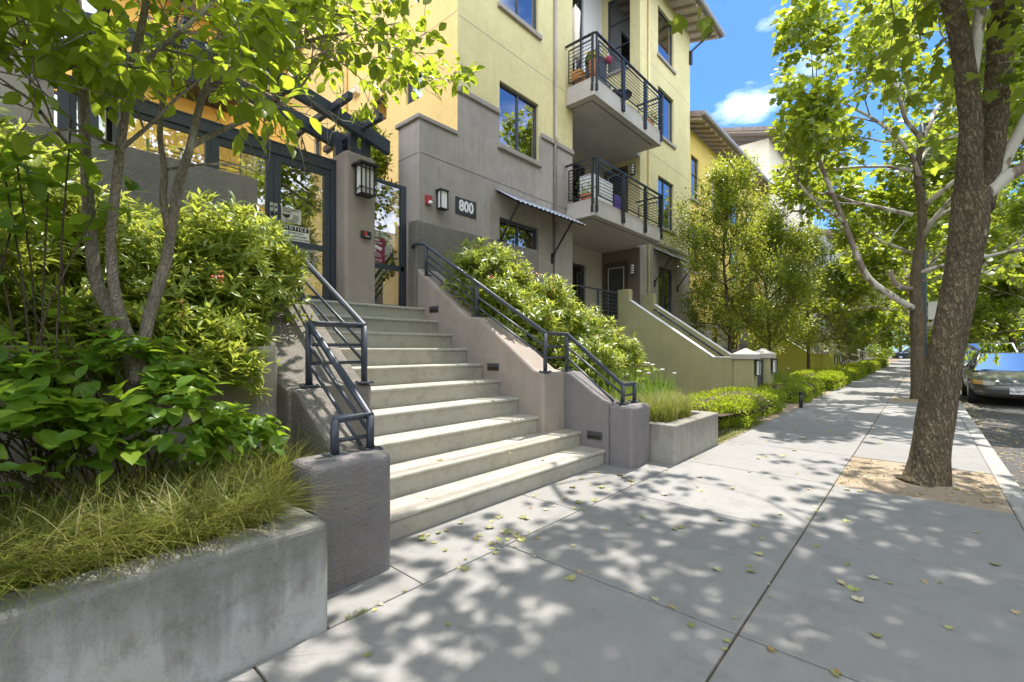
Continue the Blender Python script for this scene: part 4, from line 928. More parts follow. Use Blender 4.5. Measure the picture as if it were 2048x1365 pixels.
    def curved(a, b, c_, d, bow):
        k = 6; vs = []
        for i in range(k + 1):
            f = i / k; q = bow * (1 - (2 * f - 1) ** 2); p0 = np.array(a) + (np.array(b) - np.array(a)) * f; p1 = np.array(d) + (np.array(c_) - np.array(d)) * f; vs += [p0 - [q, 0, 0], p1 - [q * .5, 0, -.02 * (1 - (2 * f - 1) ** 2)]]
        gm.add(vs, [(2 * i, 2 * i + 2, 2 * i + 3, 2 * i + 1) for i in range(k)], True)
    curved((b0, -bw0, bz0), (b0, bw0, bz0), (r0, rw0, rz0), (r0, -rw0, rz0), .10); part("windshield", gm, CARGL, t)
    gm = MB(); gm.quad((b1, -bw1, bz1), (b1, bw1, bz1), (r1, rw1, rz1), (r1, -rw1, rz1)); part("rear_window", gm, CARGL, t)
    for sg in (-1, 1):
        gm = MB(); gm.add([(b0 + .15, sg * bl, bz0 - .01), (b1 - .15, sg * bl, bz1 - .01), (r1, sg * (rw1 + .012), rz1), (r0, sg * (rw0 + .012), rz0)], [(0, 1, 2, 3)]); part("side_window", gm, CARGL, t)
    m = MB(); m.box(b0 + .3, b1 - .4, -.6, .6, .5, bz0 - .02); 
    for y in (-.36, .36): m.box(b0 + 1.2, b0 + 1.35, y - .22, y + .22, .6, bz0 + .22); m.box(b0 + 1.25, b0 + 1.33, y - .1, y + .1, bz0 + .22, bz0 + .38)
    m.box(b0 + .25, b0 + .55, -.7, .7, bz0 - .1, bz0 + .0); part("interior", m, DKGREY, t)
    for s in wl:
        for sg in (-1, 1):
            m = MB(); m.tube([(s, sg * (W - .21), wr), (s, sg * (W - .19), wr), (s, sg * (W - .02), wr), (s, sg * (W - .005), wr)], [wr * .93, wr, wr, wr * .93], 24); w = part("wheel", m, TYRE, t)
            m = MB(); m.tube([(s, sg * (W - .03), wr), (s, sg * (W - .001), wr)], wr * .62, 20); part("rim", m, RIM, w)
    zf = .58 if kind == "sedan" else .74
    if detail:
        for sg in (-1, 1):
            m = MB(); m.add([(.02, sg * .42, zf + .0), (.02, sg * .42, zf + .085), (.10, sg * .64, zf + .115), (.10, sg * .64, zf - .005), (-.008, sg * .42, zf), (-.008, sg * .42, zf + .08), (.045, sg * .64, zf + .10), (.045, sg * .64, zf - .005)], [(4, 7, 6, 5), (0, 1, 2, 3), (0, 4, 5, 1), (3, 2, 6, 7), (1, 5, 6, 2), (0, 3, 7, 4)]); part("headlight", m, HEAD, t)
            m = MB(); m.add([(.10, sg * .645, zf), (.10, sg * .645, zf + .115), (.40, sg * .835, zf + .12), (.40, sg * .835, zf + .02), (.045, sg * .645, zf), (.045, sg * .645, zf + .10), (.20, sg * .80, zf + .10), (.20, sg * .80, zf + .01)], [(4, 7, 6, 5), (3, 2, 6, 7), (1, 5, 6, 2), (0, 3, 7, 4), (0, 4, 5, 1)]); part("turn_signal", m, AMBER, t)
            m = MB(); m.ball((1.62 if kind == "sedan" else 1.5, sg * 1.0, G["base"][0][2] + .09), .10, .7, 10, 6); m.bar((1.66, sg * .82, G["base"][0][2] + .04), (1.66, sg * .95, G["base"][0][2] + .07), .05); part("mirror", m, paint, t)
        m = MB(); m.box(-.012, .06, -.36, .36, zf + .005, zf + .075); gr = part("grille", m, BLACK, t)
        m = MB()
        for i in range(3): m.box(-.018, -.008, -.35, .35, zf + .018 + i * .022, zf + .026 + i * .022)
        m.ball((-.02, 0, zf + .052), .03, .8, 10, 6); part("grille_bars", m, CHROME, gr)
        zi = zf - .22; m = MB(); m.box(-.035, .10, -.50, .50, zi, zi + .06); part("air_intake", m, BLACK, t)
        m = MB(); m.tube([(.30, -.87, zi + .09), (.10, -.74, zi + .09), (-.028, -.5, zi + .09), (-.05, 0, zi + .09), (-.028, .5, zi + .09), (.10, .74, zi + .09), (.30, .87, zi + .09)], .014, 6); part("bumper_trim", m, DKGREY, t)
        m = MB(); m.bar((b0 - .06, -.55, bz0 + .015), (b0 - .02, .1, bz0 + .03), .015); m.bar((b0 - .06, .0, bz0 + .015), (b0 - .02, .6, bz0 + .03), .015); part("wipers", m, BLACK, t)
        m = MB()
        for s in (1.75, 2.62 if kind == "sedan" else 2.7, 3.45):
            for sg in (-1, 1): m.box(s - .004, s + .004, sg * (W + .001), sg * (W + .003), .36, bz0 - .09)
        part("door_seam", m, BLACK, t)
        if plate:
            m = MB(); m.box(-.075, -.05, -.155, .155, zi - .005, zi + .155); pl = part("license_plate", m, PLATE, t, bevel=.004)
            for s_, sz, zz, mt in ((plate, .088, zi + .062, PTXT), ("California", .036, zi + .128, RED)):
                cu = bpy.data.curves.new("txt", "FONT"); cu.body = s_; cu.size = sz; cu.align_x = "CENTER"; cu.align_y = "CENTER"; cu.offset = .001; tmp = bpy.data.objects.new("txt", cu); C.objects.link(tmp); dg = bpy.context.evaluated_depsgraph_get(); dg.update()
                me = bpy.data.meshes.new_from_object(tmp.evaluated_get(dg)); bpy.data.objects.remove(tmp)
                for v in me.vertices: v.co = (-.0765, -v.co[0] * .86, v.co[1] + zz)
                me.materials.clear(); part("lettering", me, mt, pl)
    t.location = loc; t.rotation_euler = (0, 0, rz); return t
GOLDP = lens_paint("champagne_paint", (.12, .11, .095)); SILV = lens_paint("silver_paint", (.62, .63, .64), .5); BLUEP = lens_paint("dark_blue_paint", (.02, .035, .07), .3); WHP = lens_paint("white_car_paint", (.75, .75, .75), 0); DKP = lens_paint("black_car_paint", (.03, .03, .035), .3)
car("champagne sedan parked at the kerb, facing the camera, nearest car", "car", (17.75, -1.86, -.17), 0, GOLDP, "sedan", "9LHM777")
car("silver white sport utility car parked behind the champagne sedan", "car", (23.9, -1.9, -.17), 0, SILV, "suv")
car("dark blue van crossing the far end of the sidewalk", "car", (83, 3.2, -.2), R(-90), BLUEP, "suv", detail=False)
car("white car parked far away on the opposite kerb", "car", (70, -8.9, -.17), 0, WHP, "sedan", detail=False)
car("black car parked far away beside the white one", "car", (64, -8.9, -.17), 0, DKP, "sedan", detail=False)
car("silver car parked far away, rightmost of the distant cars", "car", (52, -8.9, -.17), 0, SILV, "sedan", detail=False)

# ================================================================== STREET TREES
def pt(x, y, s): return np.array([0, 0, CH]) + (FW + RT * (x - 1024.0) / FPX + np.array([0, 0, 1.0]) * (HZ - y) / FPX) * s
def smooth(pts, k=3):
    pts = [np.array(p, float) for p in pts]; out = []
    for i in range(len(pts) - 1):
        p0 = pts[max(0, i - 1)]; p1 = pts[i]; p2 = pts[i + 1]; p3 = pts[min(len(pts) - 1, i + 2)]
        for q in range(k): t = q / k; out.append(.5 * ((2 * p1) + (p2 - p0) * t + (2 * p0 - 5 * p1 + 4 * p2 - p3) * t * t + (3 * p1 - p0 - 3 * p2 + p3) * t ** 3))
    return out + [pts[-1]]
def bigtrunk(mb, pts, rads, n=22, k=6, amp=.05):
    P = smooth(pts, k); m = len(P); rr = np.interp(np.linspace(0, 1, m), np.linspace(0, 1, len(rads)), rads)
    o = len(mb.v); mb.tube(P, list(rr), n)
    ph = rng.uniform(0, 6.28, 5)
    for i in range(m):
        for q in range(n):
            a = 2 * PI * q / n; f = 1 + amp * (math.sin(3 * a + ph[0] + i * .35) * .5 + math.sin(5 * a + ph[1] - i * .5) * .35 + math.sin(2 * a + i * .8 + ph[2]) * .4) + (rng.random() - .5) * .03
            v = np.array(mb.v[o + i * n + q]); mb.v[o + i * n + q] = tuple(P[i] + (v - P[i]) * f)
t1 = thing("plane_tree", "large plane tree with thick flaking brown trunk in a dirt square, nearest street tree", "tree", (6.35, -.02, 0), "plane trees along the kerb")
tk = MB(); s = 4.72
bigtrunk(tk, [(6.33, -.0, -.06), (6.36, -.03, .06), (6.40, -.08, .45), pt(1893, 700, s), pt(1921, 560, s), pt(1938, 450, s), pt(1942, 380, s)], [.24, .185, .156, .142, .138, .15, .145], 28, 6)
bigtrunk(tk, [pt(1938, 430, s), pt(1938, 330, s - .02), pt(1942, 246, s), pt(1928, 130, s), pt(1914, 50, s), pt(1885, -70, s + .1), pt(1850, -220, s + .2)], [.115, .105, .092, .09, .085, .08, .065], 18, 4)
bigtrunk(tk, [pt(1957, 420, s + .03), pt(1978, 330, s + .08), pt(1987, 246, s + .1), pt(1997, 130, s + .1), pt(2002, 40, s + .12), pt(2010, -90, s + .2), pt(2000, -260, s + .3)], [.115, .112, .108, .106, .102, .095, .08], 18, 4)
part("trunk", tk, PLANE_B, t1)
lb = MB(); bigtrunk(lb, [pt(1946, 150, s - .03), pt(1952, 90, s - .04), pt(1962, 10, s - .05), pt(1975, -120, s - .1), pt(1990, -260, s - .2)], [.045, .05, .048, .045, .035], 12, 4)
bigtrunk(lb, [pt(1972, 392, s - .03), pt(2010, 355, s - .04), pt(2052, 330, s - .06), pt(2120, 250, s - .1), pt(2200, 120, s - .2)], [.065, .062, .058, .05, .04], 12, 4)
bigtrunk(lb, [pt(1990, 365, s + .05), pt(2012, 315, s + .03), pt(2050, 245, s), pt(2110, 120, s), pt(2160, 0, s + .1)], [.058, .056, .052, .048, .04], 12, 4)
part("limbs", lb, PLANE_P, t1)
gr = Grow(4, [6, 5, 5, 3, 0], [4.6, 2.2, 1.1, .55], sides=(9, 7, 5, 4, 3), leaflv=3, up=.05)
def px(p):
    v = np.array(p, float) - [0, 0, CH]; d = v @ FW; return (1024 + FPX * (v @ RT) / d, HZ - FPX * v[2] / d) if d > .1 else (0, -9999)
def open_view(p):   # the lower side of the crown over the sidewalk has been pruned
    x, y = px(p); return y > -30 and x < 1730 and not (1375 < x < 1465 and y < 35) and not (1590 < x and y < 60)
gr.clear = open_view
starts = [pt(1850, -220, s + .2), pt(2000, -260, s + .3), pt(1990, -260, s - .2), pt(2200, 120, s - .2), pt(2160, 0, s + .1)]
for p, ds in ((starts[0], [(-.9, .3, .5), (-.6, -.5, .7), (-.3, .8, .5), (-.2, .1, 1)]), (starts[1], [(.4, -.3, 1), (-.5, -.7, .6), (.6, .6, .6), (-.1, -.1, 1)]), (starts[2], [(-.8, .1, .8), (-1, .6, .35)]), (starts[3], [(.1, -1, .5), (-.7, -.8, .4)]), (starts[4], [(.6, -.6, .8), (-.4, -.8, .7)])):
    for d in ds: gr.limb(p, d, rng.uniform(3.3, 4.4), .075, 1)
for poly in ([pt(1890, -60, s), (5.7, .5, 5.45), (4.85, 1.05, 5.25), (4.3, 1.35, 4.75), (4.12, 1.42, 4.45)],):
    gr.along(smooth(poly, 3), .03, .008, 2, True, .8)
for i in range(28):   # the high crown that shades the pavement
    a = starts[i % 5]; q = np.array([rng.uniform(.6, 8.4), rng.uniform(-2.2, 2.4), rng.uniform(5.6, 8.8)])
    if open_view(q) or q[2] < 5.0: q[2] += 1.5
    if open_view(q): continue
    m_ = a * .5 + q * .5 + [0, 0, .5]; gr.along(smooth([a, m_, q], 4), .05, .012, 1, True, .35)
part("branches", gr.mb, PLANE_P, t1)
P, D, N = gr.foliage(2, .38, .45); k = np.array([not (px(p)[1] > -25 and px(p)[0] < 1740 and not (1360 < px(p)[0] < 1480 and px(p)[1] < 50) and not (1580 < px(p)[0] and px(p)[1] < 90)) for p in P]) & (rng.random(len(P)) < np.where(P[:, 1] < 1.9, .33, np.where(P[:, 1] < 3.4, .22, 0))); P, D, N = P[k], D[k], N[k]; print("t1 leaves", len(P))
leaves("crown", L_PLANE, P, D, N, rng.uniform(.11, .20, len(P)), PLANE_L, t1)

t2 = thing("plane_tree", "second plane tree along the kerb, with a pale bent limb reaching left", "tree", (16.57, .08, 0), "plane trees along the kerb")
tk = MB(); bigtrunk(tk, [(16.57, .07, -.06), (16.56, .08, .3), (16.55, .1, 1.3), (16.55, .1, 2.16), (16.52, .14, 3.24), (16.62, .0, 4.86), (16.55, .1, 6.08), (16.6, 0, 7.2)], [.22, .165, .15, .155, .125, .10, .08, .055], 18, 5); part("trunk", tk, PLANE_B, t2)
lb = MB(); bigtrunk(lb, [(16.5, .15, 2.45), (16.2, .5, 2.72), (15.69, 1.06, 3.24), (15.45, 1.35, 4.0), (15.24, 1.56, 4.73), (15.06, 1.76, 5.4), (14.79, 2.06, 6.4)], [.085, .085, .08, .07, .066, .06, .05], 12, 4, .08)
bigtrunk(lb, [(16.45, .2, 3.0), (16.2, .45, 3.05), (16.05, .6, 3.25), (16.03, .63, 3.5)], [.075, .07, .06, .045], 10, 3, .08)
part("limbs", lb, PLANE_P, t2)
gr = Grow(4, [6, 5, 5, 3, 0], [4.2, 2.2, 1.15, .6], leaflv=3, up=.04)
def beyond(p):   # this crown stops short of the golden block
    x, y = px(p); return x < (1545 if y < 380 else 1545 + (y - 380) * .55) or (y > 575 and x < 1780)
gr.clear = beyond
for p, d, L, r_ in (((14.79, 2.06, 6.4), (-.5, .7, .6), 3.2, .05), ((14.79, 2.06, 6.4), (.1, .5, 1), 3.2, .045), ((15.24, 1.56, 4.73), (-.8, .3, .3), 2.6, .04), ((15.45, 1.35, 4.0), (.3, 1.0, .25), 2.6, .04), ((15.06, 1.76, 5.4), (-.7, .9, .1), 2.6, .04),
                 ((16.6, 0, 7.0), (-.3, .5, 1), 3.4, .06), ((16.6, 0, 7.0), (.5, -.3, 1), 3.4, .06), ((16.58, .05, 6.0), (-.8, .2, .7), 3.8, .06), ((16.6, 0, 5.6), (.7, .5, .6), 3.6, .06), ((16.6, 0, 5.2), (-.3, -1, .6), 3.8, .065), ((16.62, 0, 4.7), (.6, -.9, .5), 3.6, .06), ((16.6, 0, 4.4), (-1, -.6, .5), 3.6, .06), ((16.55, .1, 3.9), (.9, .6, .35), 3.2, .05), ((16.52, .14, 3.4), (-.2, -1, .3), 3.4, .055), ((16.5, .2, 5.0), (-.2, 1, .6), 3.6, .06), ((16.5, .2, 6.2), (.2, 1, .6), 3.4, .05), ((16.52, .14, 3.2), (1, -.4, .3), 3.0, .05)):
    gr.limb(p, d, L, r_, 1)
part("branches", gr.mb, PLANE_P, t2)
P, D, N = gr.foliage(2, .24, .4); k = np.array([not beyond(p) for p in P]); P, D, N = P[k], D[k], N[k]; print("t2 leaves", len(P))
leaves("crown", L_PLANE5, P, D, N, rng.uniform(.13, .22, len(P)), PLANE_L, t2)
for x, y, rz, sc, lab in ((26.3, .05, 2.1, .95, "third plane tree along the kerb, beyond the lamp post"), (36.2, .05, 4.0, 1.0, "fourth plane tree along the kerb, in the middle distance"), (46.0, .05, 5.3, .95, "fifth plane tree along the kerb, far off"), (57.0, .05, 1.2, 1.0, "sixth plane tree along the kerb, farther off"), (70.0, .05, 3.2, 1.05, "last plane tree along the kerb, at the far end"),
                        (-3.9, -.1, 3.6, 1.0, "plane tree behind the camera whose shade falls on the sidewalk"),
                        (44.0, -4.3, 2.6, (1.25, 1.25, 1.0), "dark trunked plane tree in the road island behind the parked cars"), (33.5, -5.6, .9, 1.15, "plane tree in the road island just past the right edge"), (34.0, -11.8, .6, 1.05, "plane tree on the opposite sidewalk, right of the champagne sedan"), (50.0, -12.2, 1.9, 1.1, "plane tree on the opposite sidewalk, farther down the street"), (70.0, -11.8, 4.4, 1.1, "farthest plane tree on the opposite sidewalk"), (22, -12.0, 2.9, 1.0, "plane tree across the street level with the sedan"), (10, -12.0, 5.0, 1.0, "plane tree across the street, opposite the steps"), (-2, -12.0, .2, 1.0, "plane tree across the street behind the camera"), (84, -5, 1.0, 1.2, "plane tree closing the view down the street"), (90, 2.5, 3.0, 1.25, "plane tree beyond the crossing blue van"), (80, 8, 2.0, 1.1, "plane tree beside the far end of the apartment blocks")):
    copy_tree(t2, (x, y, -.05 if x < 60 and y > -3 else -1.6), rz, sc, lab)
g = MB(); g.box(30, 52, -6.2, -3.6, -.2, -.03); struct("road_island", g, KERB, .02)

# slim trees in front of the golden block
def slimtree(label, x, y, h0, h, rad, n, mat=SLIM_L, size=(.06, .11), name="young_tree", lens=None, tr=.075, group=None, T=L_SMALL, up=.12):
    t = thing(name, label, "tree", (x, y, 0), group); mb = MB(); top = h * .9
    P0 = smooth([(x, y, -.1), (x + rng.normal() * .05, y, h * .3), (x + rng.normal() * .1, y + rng.normal() * .1, h * .6), (x + rng.normal() * .1, y, top)], 4); mb.tube(P0, list(np.linspace(tr, tr * .25, len(P0))), 10); part("trunk", mb, TWIG_B, t)
    g_ = Grow(3, [4, 5, 4, 0], [rad, rad * .55, rad * .3], leaflv=2, up=up, sides=(7, 5, 4, 3))
    for i in range(n):
        f = h0 / h + (1 - h0 / h) * (i + rng.random()) / n; z = f * h * .92; q = P0[min(len(P0) - 1, int(f * (len(P0) - 1)))]; a = i * 2.4 + rng.random()
        w = math.sin(PI * min(1, max(.12, (f - h0 / h) / (1 - h0 / h) * .80 + .18))) ** .6
        g_.limb((q[0], q[1], z), (math.cos(a), math.sin(a), .35 + .5 * f), rad * w * rng.uniform(.75, 1.05), tr * .35, 1)
    part("branches", g_.mb, TWIG_B, t); P, D, N = g_.foliage(7, rad * .2, .2); k = rng.random(len(P)) < 1.0; P, D, N = P[k], D[k], N[k]
    leaves("crown", T, P, D, N, rng.uniform(size[0], size[1], len(P)), mat, t); print(label[:20], len(P)); return t
slimtree("slim green tree directly in front of the golden block's left windows", 15.9, 4.7, 1.5, 7.3, 1.55, 26)
slimtree("shorter bushy green tree behind the two stoop pillars", 18.0, 4.0, 1.0, 5.9, 1.6, 26)
slimtree("slim tree with reddish young leaves right of the bushy green tree", 23.5, 3.7, 1.1, 6.2, 1.6, 26)
slimtree("pale leaved spreading shrub tree beyond the second stoop", 29.5, 3.3, .8, 4.6, 2.0, 26, PALE_L, (.07, .11), "shrub_tree", group=None)
slimtree("pale shrub tree at the far end of the hedges", 41.0, 3.2, .8, 4.4, 2.0, 22, SLIM_L, (.09, .14), "shrub_tree")
slimtree("small leaved courtyard tree rising behind the gate pillar and side panel", 4.75, 7.9, 2.6, 5.6, .75, 26, SLIM_L, (.06, .10), "courtyard_tree", tr=.04, up=.3)
slimtree("courtyard tree seen through the glass gate", 3.3, 8.4, 2.8, 4.7, .8, 16, SLIM_L, (.06, .10), "courtyard_tree", tr=.04, up=.3)

# ================================================================== FOREGROUND BROADLEAF TREE
ct = thing("broadleaf_tree", "multi stemmed tree with broad lime green leaves in the left foreground bed", "tree", tuple(at(268, 700, 3.35) * [1, 1, 0] + [0, 0, .6]))
tk = MB()
def stem(pp, r0, r1, k=4, n=12): P = smooth([at(*p) for p in pp], k); bigtrunk(tk, [at(*p) for p in pp], list(np.linspace(r0, r1, len(pp))), n, k, .06); return P
bz = (275, 790, 3.30)
A = stem([bz, (255, 690, 3.35), (218, 620, 3.4), (192, 560, 3.45), (181, 450, 3.5), (172, 330, 3.5), (166, 200, 3.5), (160, 90, 3.5), (148, -60, 3.5), (130, -250, 3.6)], .038, .018)
B_ = stem([(272, 770, 3.28), (262, 690, 3.3), (233, 600, 3.28), (222, 500, 3.25), (226, 430, 3.2), (240, 300, 3.15), (262, 150, 3.1), (286, 40, 3.1), (310, -100, 3.1)], .030, .015)
C1 = stem([(276, 770, 3.3), (296, 640, 3.35), (330, 530, 3.4), (345, 450, 3.4), (360, 360, 3.4), (380, 295, 3.4), (405, 190, 3.4), (440, 70, 3.4), (470, -60, 3.4)], .035, .015)
D1 = stem([(340, 470, 3.4), (326, 400, 3.42), (329, 340, 3.45), (320, 260, 3.5), (335, 130, 3.55), (360, 0, 3.6)], .022, .011)
part("trunk", tk, CHERRY_B, ct)
gr = Grow(4, [6, 5, 4, 2, 0], [1.5, .9, .55, .28], leaflv=3, up=.03, jit=.25, sides=(8, 7, 6, 5, 4))
gr.clear = lambda q: q[2] < (3.1 if q[0] > 1.25 else 2.25)
def twigline(pp, r0, r1, lv=1, spawn=True, start=.25): gr.along(smooth([at(*p) for p in pp], 3), r0, r1, lv, spawn, start)
twigline([(382, 292, 3.4), (440, 262, 3.4), (520, 228, 3.45), (585, 193, 3.5), (640, 120, 3.5)], .020, .007)
twigline([(405, 190, 3.4), (500, 120, 3.45), (600, 85, 3.5), (720, 62, 3.6), (800, 45, 3.6)], .020, .006)
twigline([(440, 70, 3.4), (540, 30, 3.4), (640, 20, 3.4), (760, 30, 3.5)], .018, .006)
twigline([(262, 150, 3.1), (330, 90, 3.0), (400, 30, 2.95), (460, -30, 2.9)], .016, .007)
twigline([(160, 90, 3.5), (100, 30, 3.4), (60, -20, 3.3), (20, -60, 3.2)], .018, .007)
twigline([(166, 200, 3.5), (110, 130, 3.4), (60, 100, 3.3), (10, 60, 3.2)], .014, .006)
twigline([(172, 330, 3.5), (110, 260, 3.45), (60, 200, 3.4), (10, 170, 3.3)], .012, .005)
twigline([(240, 300, 3.15), (300, 250, 3.1), (350, 200, 3.05), (400, 160, 3.0)], .012, .005)
twigline([(329, 340, 3.45), (400, 330, 3.4), (470, 330, 3.4), (530, 350, 3.4)], .009, .004, 2)
twigline([(240, 300, 3.15), (180, 270, 3.1), (120, 260, 3.0), (60, 290, 2.95)], .010, .004)
twigline([(520, 228, 3.45), (575, 255, 3.45), (600, 300, 3.45), (610, 340, 3.45)], .008, .003, 3, False)
for p in ((130, -250, 3.6), (310, -100, 3.1), (470, -60, 3.4), (360, 0, 3.6)):
    gr.limb(at(*p), (rng.normal() * .5, rng.normal() * .6, 1.0), .8, .015, 2)
part("branches", gr.mb, CHERRY_B, ct)
P, D, N = gr.foliage(2, .11, .5); k = (P[:, 2] > np.where(P[:, 0] > 2.1, 3.85, np.where(P[:, 0] > 1.25, 3.55, np.where(P[:, 0] > .15, 2.6, 2.3)))) & (rng.random(len(P)) < np.where(P[:, 0] > 1.5, .66, .85)); P, D, N = P[k], D[k], N[k]; print("cherry", len(P))
leaves("crown", L_OVATE, P, D, N, rng.uniform(.06, .135, len(P)), CHERRY_L, ct)
# fine bare twigs
tw = MB()
for i in range(70):
    p = at(rng.uniform(370, 560), rng.uniform(20, 200), rng.uniform(3.3, 3.6)); pts = [p]; d = unit(np.array([rng.normal(), rng.normal() * .5, rng.normal() * .7]))
    for q in range(4): d = unit(d + rng.normal(size=3) * .3 + [0, 0, -.05]); pts.append(pts[-1] + d * .11)
    tw.tube(pts, [.003, .0026, .0022, .0018, .0012], 4, False)
for i in range(14):
    pts = [at(602 + rng.normal() * 4, 270 + rng.normal() * 6, 3.45)]; d = np.array([rng.normal() * .3, 0, -1.0])
    for q in range(5): d = unit(d + rng.normal(size=3) * .25); pts.append(pts[-1] + d * .06)
    tw.tube(pts, .002, 4, False)
part("twigs", tw, TWIG_B, ct)

# ================================================================== SHRUBS
def shrub(name, label, blobs, tips, mat, T, size, per, base, flower=0, fl=FLOWER, cat="shrub", group=None, up=.5, stems=40, sr=1.0, shell=(.72, 1.0), org=None, radial=.95):
    c0 = np.mean([b[0] for b in blobs], 0); t = thing(name, label, cat, (float(base[0]), float(base[1]), float(base[2])), group)
    w = np.array([b[1][0] * b[1][1] + b[1][1] * b[1][2] + b[1][0] * b[1][2] for b in blobs]); ch = rng.choice(len(blobs), tips, p=w / w.sum()); o = rv(tips); o[:, 2] = np.where(o[:, 2] < -.35, -o[:, 2], o[:, 2])
    cc = np.array([b[0] for b in blobs])[ch]; rr = np.array([b[1] for b in blobs])[ch]; nz = 1 + .12 * np.sin(o[:, 0] * 7 + o[:, 1] * 5 + cc[:, 0] * 9) + .08 * np.sin(o[:, 2] * 11 + o[:, 0] * 6)
    P = cc + o * rr * (rng.uniform(*shell, tips) * nz)[:, None]; ax = unit(o * .8 + [0, 0, up] + rng.normal(size=(tips, 3)) * .3)
    sm = MB()
    for i in rng.choice(tips, min(stems, tips), False):
        b = np.array(base) + rng.normal(size=3) * [.12, .12, 0]; b[2] = base[2] - .02; m_ = b * .45 + P[i] * .55 + [0, 0, .12 * np.linalg.norm(P[i] - b)] ; sm.tube([b, b * .7 + m_ * .3, m_, P[i]], [.014 * sr, .012 * sr, .009 * sr, .004], 5, False)
    part("stems", sm, TWIG_B, t)
    Pp = np.repeat(P, per, 0) - np.repeat(ax, per, 0) * rng.uniform(0, .10, (tips * per, 1)); A_ = np.repeat(ax, per, 0); rd = rv(tips * per); rd = unit(rd - A_ * np.sum(rd * A_, 1, keepdims=True)); k = rng.uniform(.1, .9, (tips * per, 1))
    D = unit(A_ * k + rd * radial); N = unit(A_ + [0, 0, .3] - D * .1)
    leaves("foliage", T, Pp, D, N, rng.uniform(size[0], size[1], len(Pp)), mat, t)
    if flower:
        fm = MB()
        for i in rng.choice(tips, flower, False):
            for q in range(5): v = rng.normal(size=3) * .022; fm.ball(tuple(P[i] + ax[i] * .03 + v), rng.uniform(.009, .016), 1, 5, 4)
        part("flowers", fm, fl, t)
    return t
shrub("oleander_shrub", "sunlit narrow leaved shrub with coral flowers right of the steps", [((5.2, 5.15, 2.3), (.8, .6, .78)), ((4.95, 4.7, 1.9), (.42, .5, .55)), ((6.1, 4.9, 1.85), (.85, .7, .75)), ((6.9, 4.6, 1.45), (.8, .75, .65)), ((7.5, 4.3, 1.05), (.6, .7, .6)), ((5.3, 4.5, 1.6), (.55, .6, .6)), ((6.2, 4.0, 1.05), (.7, .6, .5))], 2400, OLE_L, L_LANCE, (.09, .16), 11, (6.1, 4.7, .7), 60, stems=50)
shrub("oleander_shrub", "sunlit narrow leaved shrub leaning over the left side wall of the steps", [((1.35, 4.6, 1.9), (.60, .75, .75)), ((.95, 5.2, 2.05), (.7, .6, .62)), ((1.65, 5.0, 2.1), (.45, .6, .6)), ((1.0, 4.2, 1.55), (.5, .5, .55)), ((1.05, 3.72, 1.35), (.38, .22, .32)), ((.6, 3.68, 1.3), (.4, .2, .4)), ((.95, 3.47, 1.15), (.34, .12, .3))], 2300, OLE_L, L_LANCE, (.075, .135), 11, (1.2, 4.8, 1.2), 12, stems=30)
shrub("oleander_shrub", "dark shaded narrow leaved shrub at the left edge, below the terrace wall", [((-.2, 4.7, 2.1), (.9, .8, .9)), ((.5, 4.6, 1.8), (.7, .7, .7)), ((-1.2, 4.6, 2.2), (.9, .8, .9)), ((.2, 4.0, 1.3), (.8, .45, .5)), ((-.7, 4.0, 1.5), (.8, .5, .6)), ((.15, 3.7, 1.35), (.6, .25, .45)), ((-.3, 3.75, 1.8), (.6, .3, .5))], 3000, OLE_L, L_LANCE, (.08, .14), 10, (-.1, 4.6, 1.2), 5, stems=24)
shrub("sapling_shrub", "low big leaved green sapling growth below the multi stemmed tree", [((.55, 3.0, .95), (.45, .28, .32)), ((.05, 2.95, .95), (.40, .3, .32)), ((-.45, 2.9, .95), (.4, .3, .35)), ((.95, 3.1, .80), (.3, .25, .25)), ((.45, 3.25, 1.2), (.45, .2, .3)), ((-.1, 3.2, 1.15), (.4, .2, .35))], 520, SHRUB_L, L_OVATE, (.075, .135), 3, (.4, 3.05, .55), 0, stems=34, sr=.45, up=.9, radial=1.2)
shrub("sapling_shrub", "upright big leaved saplings at the far left edge beside the tree trunk", [((.05, 3.25, 1.75), (.22, .2, .6)), ((.30, 3.3, 2.1), (.28, .2, .5)), ((-.25, 3.2, 2.0), (.3, .2, .4))], 60, SHRUB_L, L_OVATE, (.09, .14), 3, (.1, 3.3, .6), 0, stems=14, sr=.45, up=.7, radial=1.2)
shrub("flowering_shrub", "low pale green shrub behind the nearest stoop wall", [((15.2, 5.6, 1.25), (.9, .6, .7)), ((16.2, 5.4, 1.0), (.8, .6, .6))], 420, PALE_L, L_SMALL, (.08, .12), 8, (15.5, 5.5, 0), 30, WFLOWER)
shrub("flowering_shrub", "low shrub with pink tips at the far end of the row", [((33.5, 3.4, .9), (1.4, .7, .7))], 300, PALE_L, L_SMALL, (.10, .14), 8, (33.5, 3.4, 0), 30, FUCHS)
shrub("flowering_shrub", "tall golden green shrub at the far end of the sidewalk", [((52, 3.0, .9), (2.5, .8, .9)), ((58, 2.8, .8), (2.5, .8, .8))], 500, BOX_L, L_SMALL, (.12, .2), 8, (55, 2.9, 0), 0)

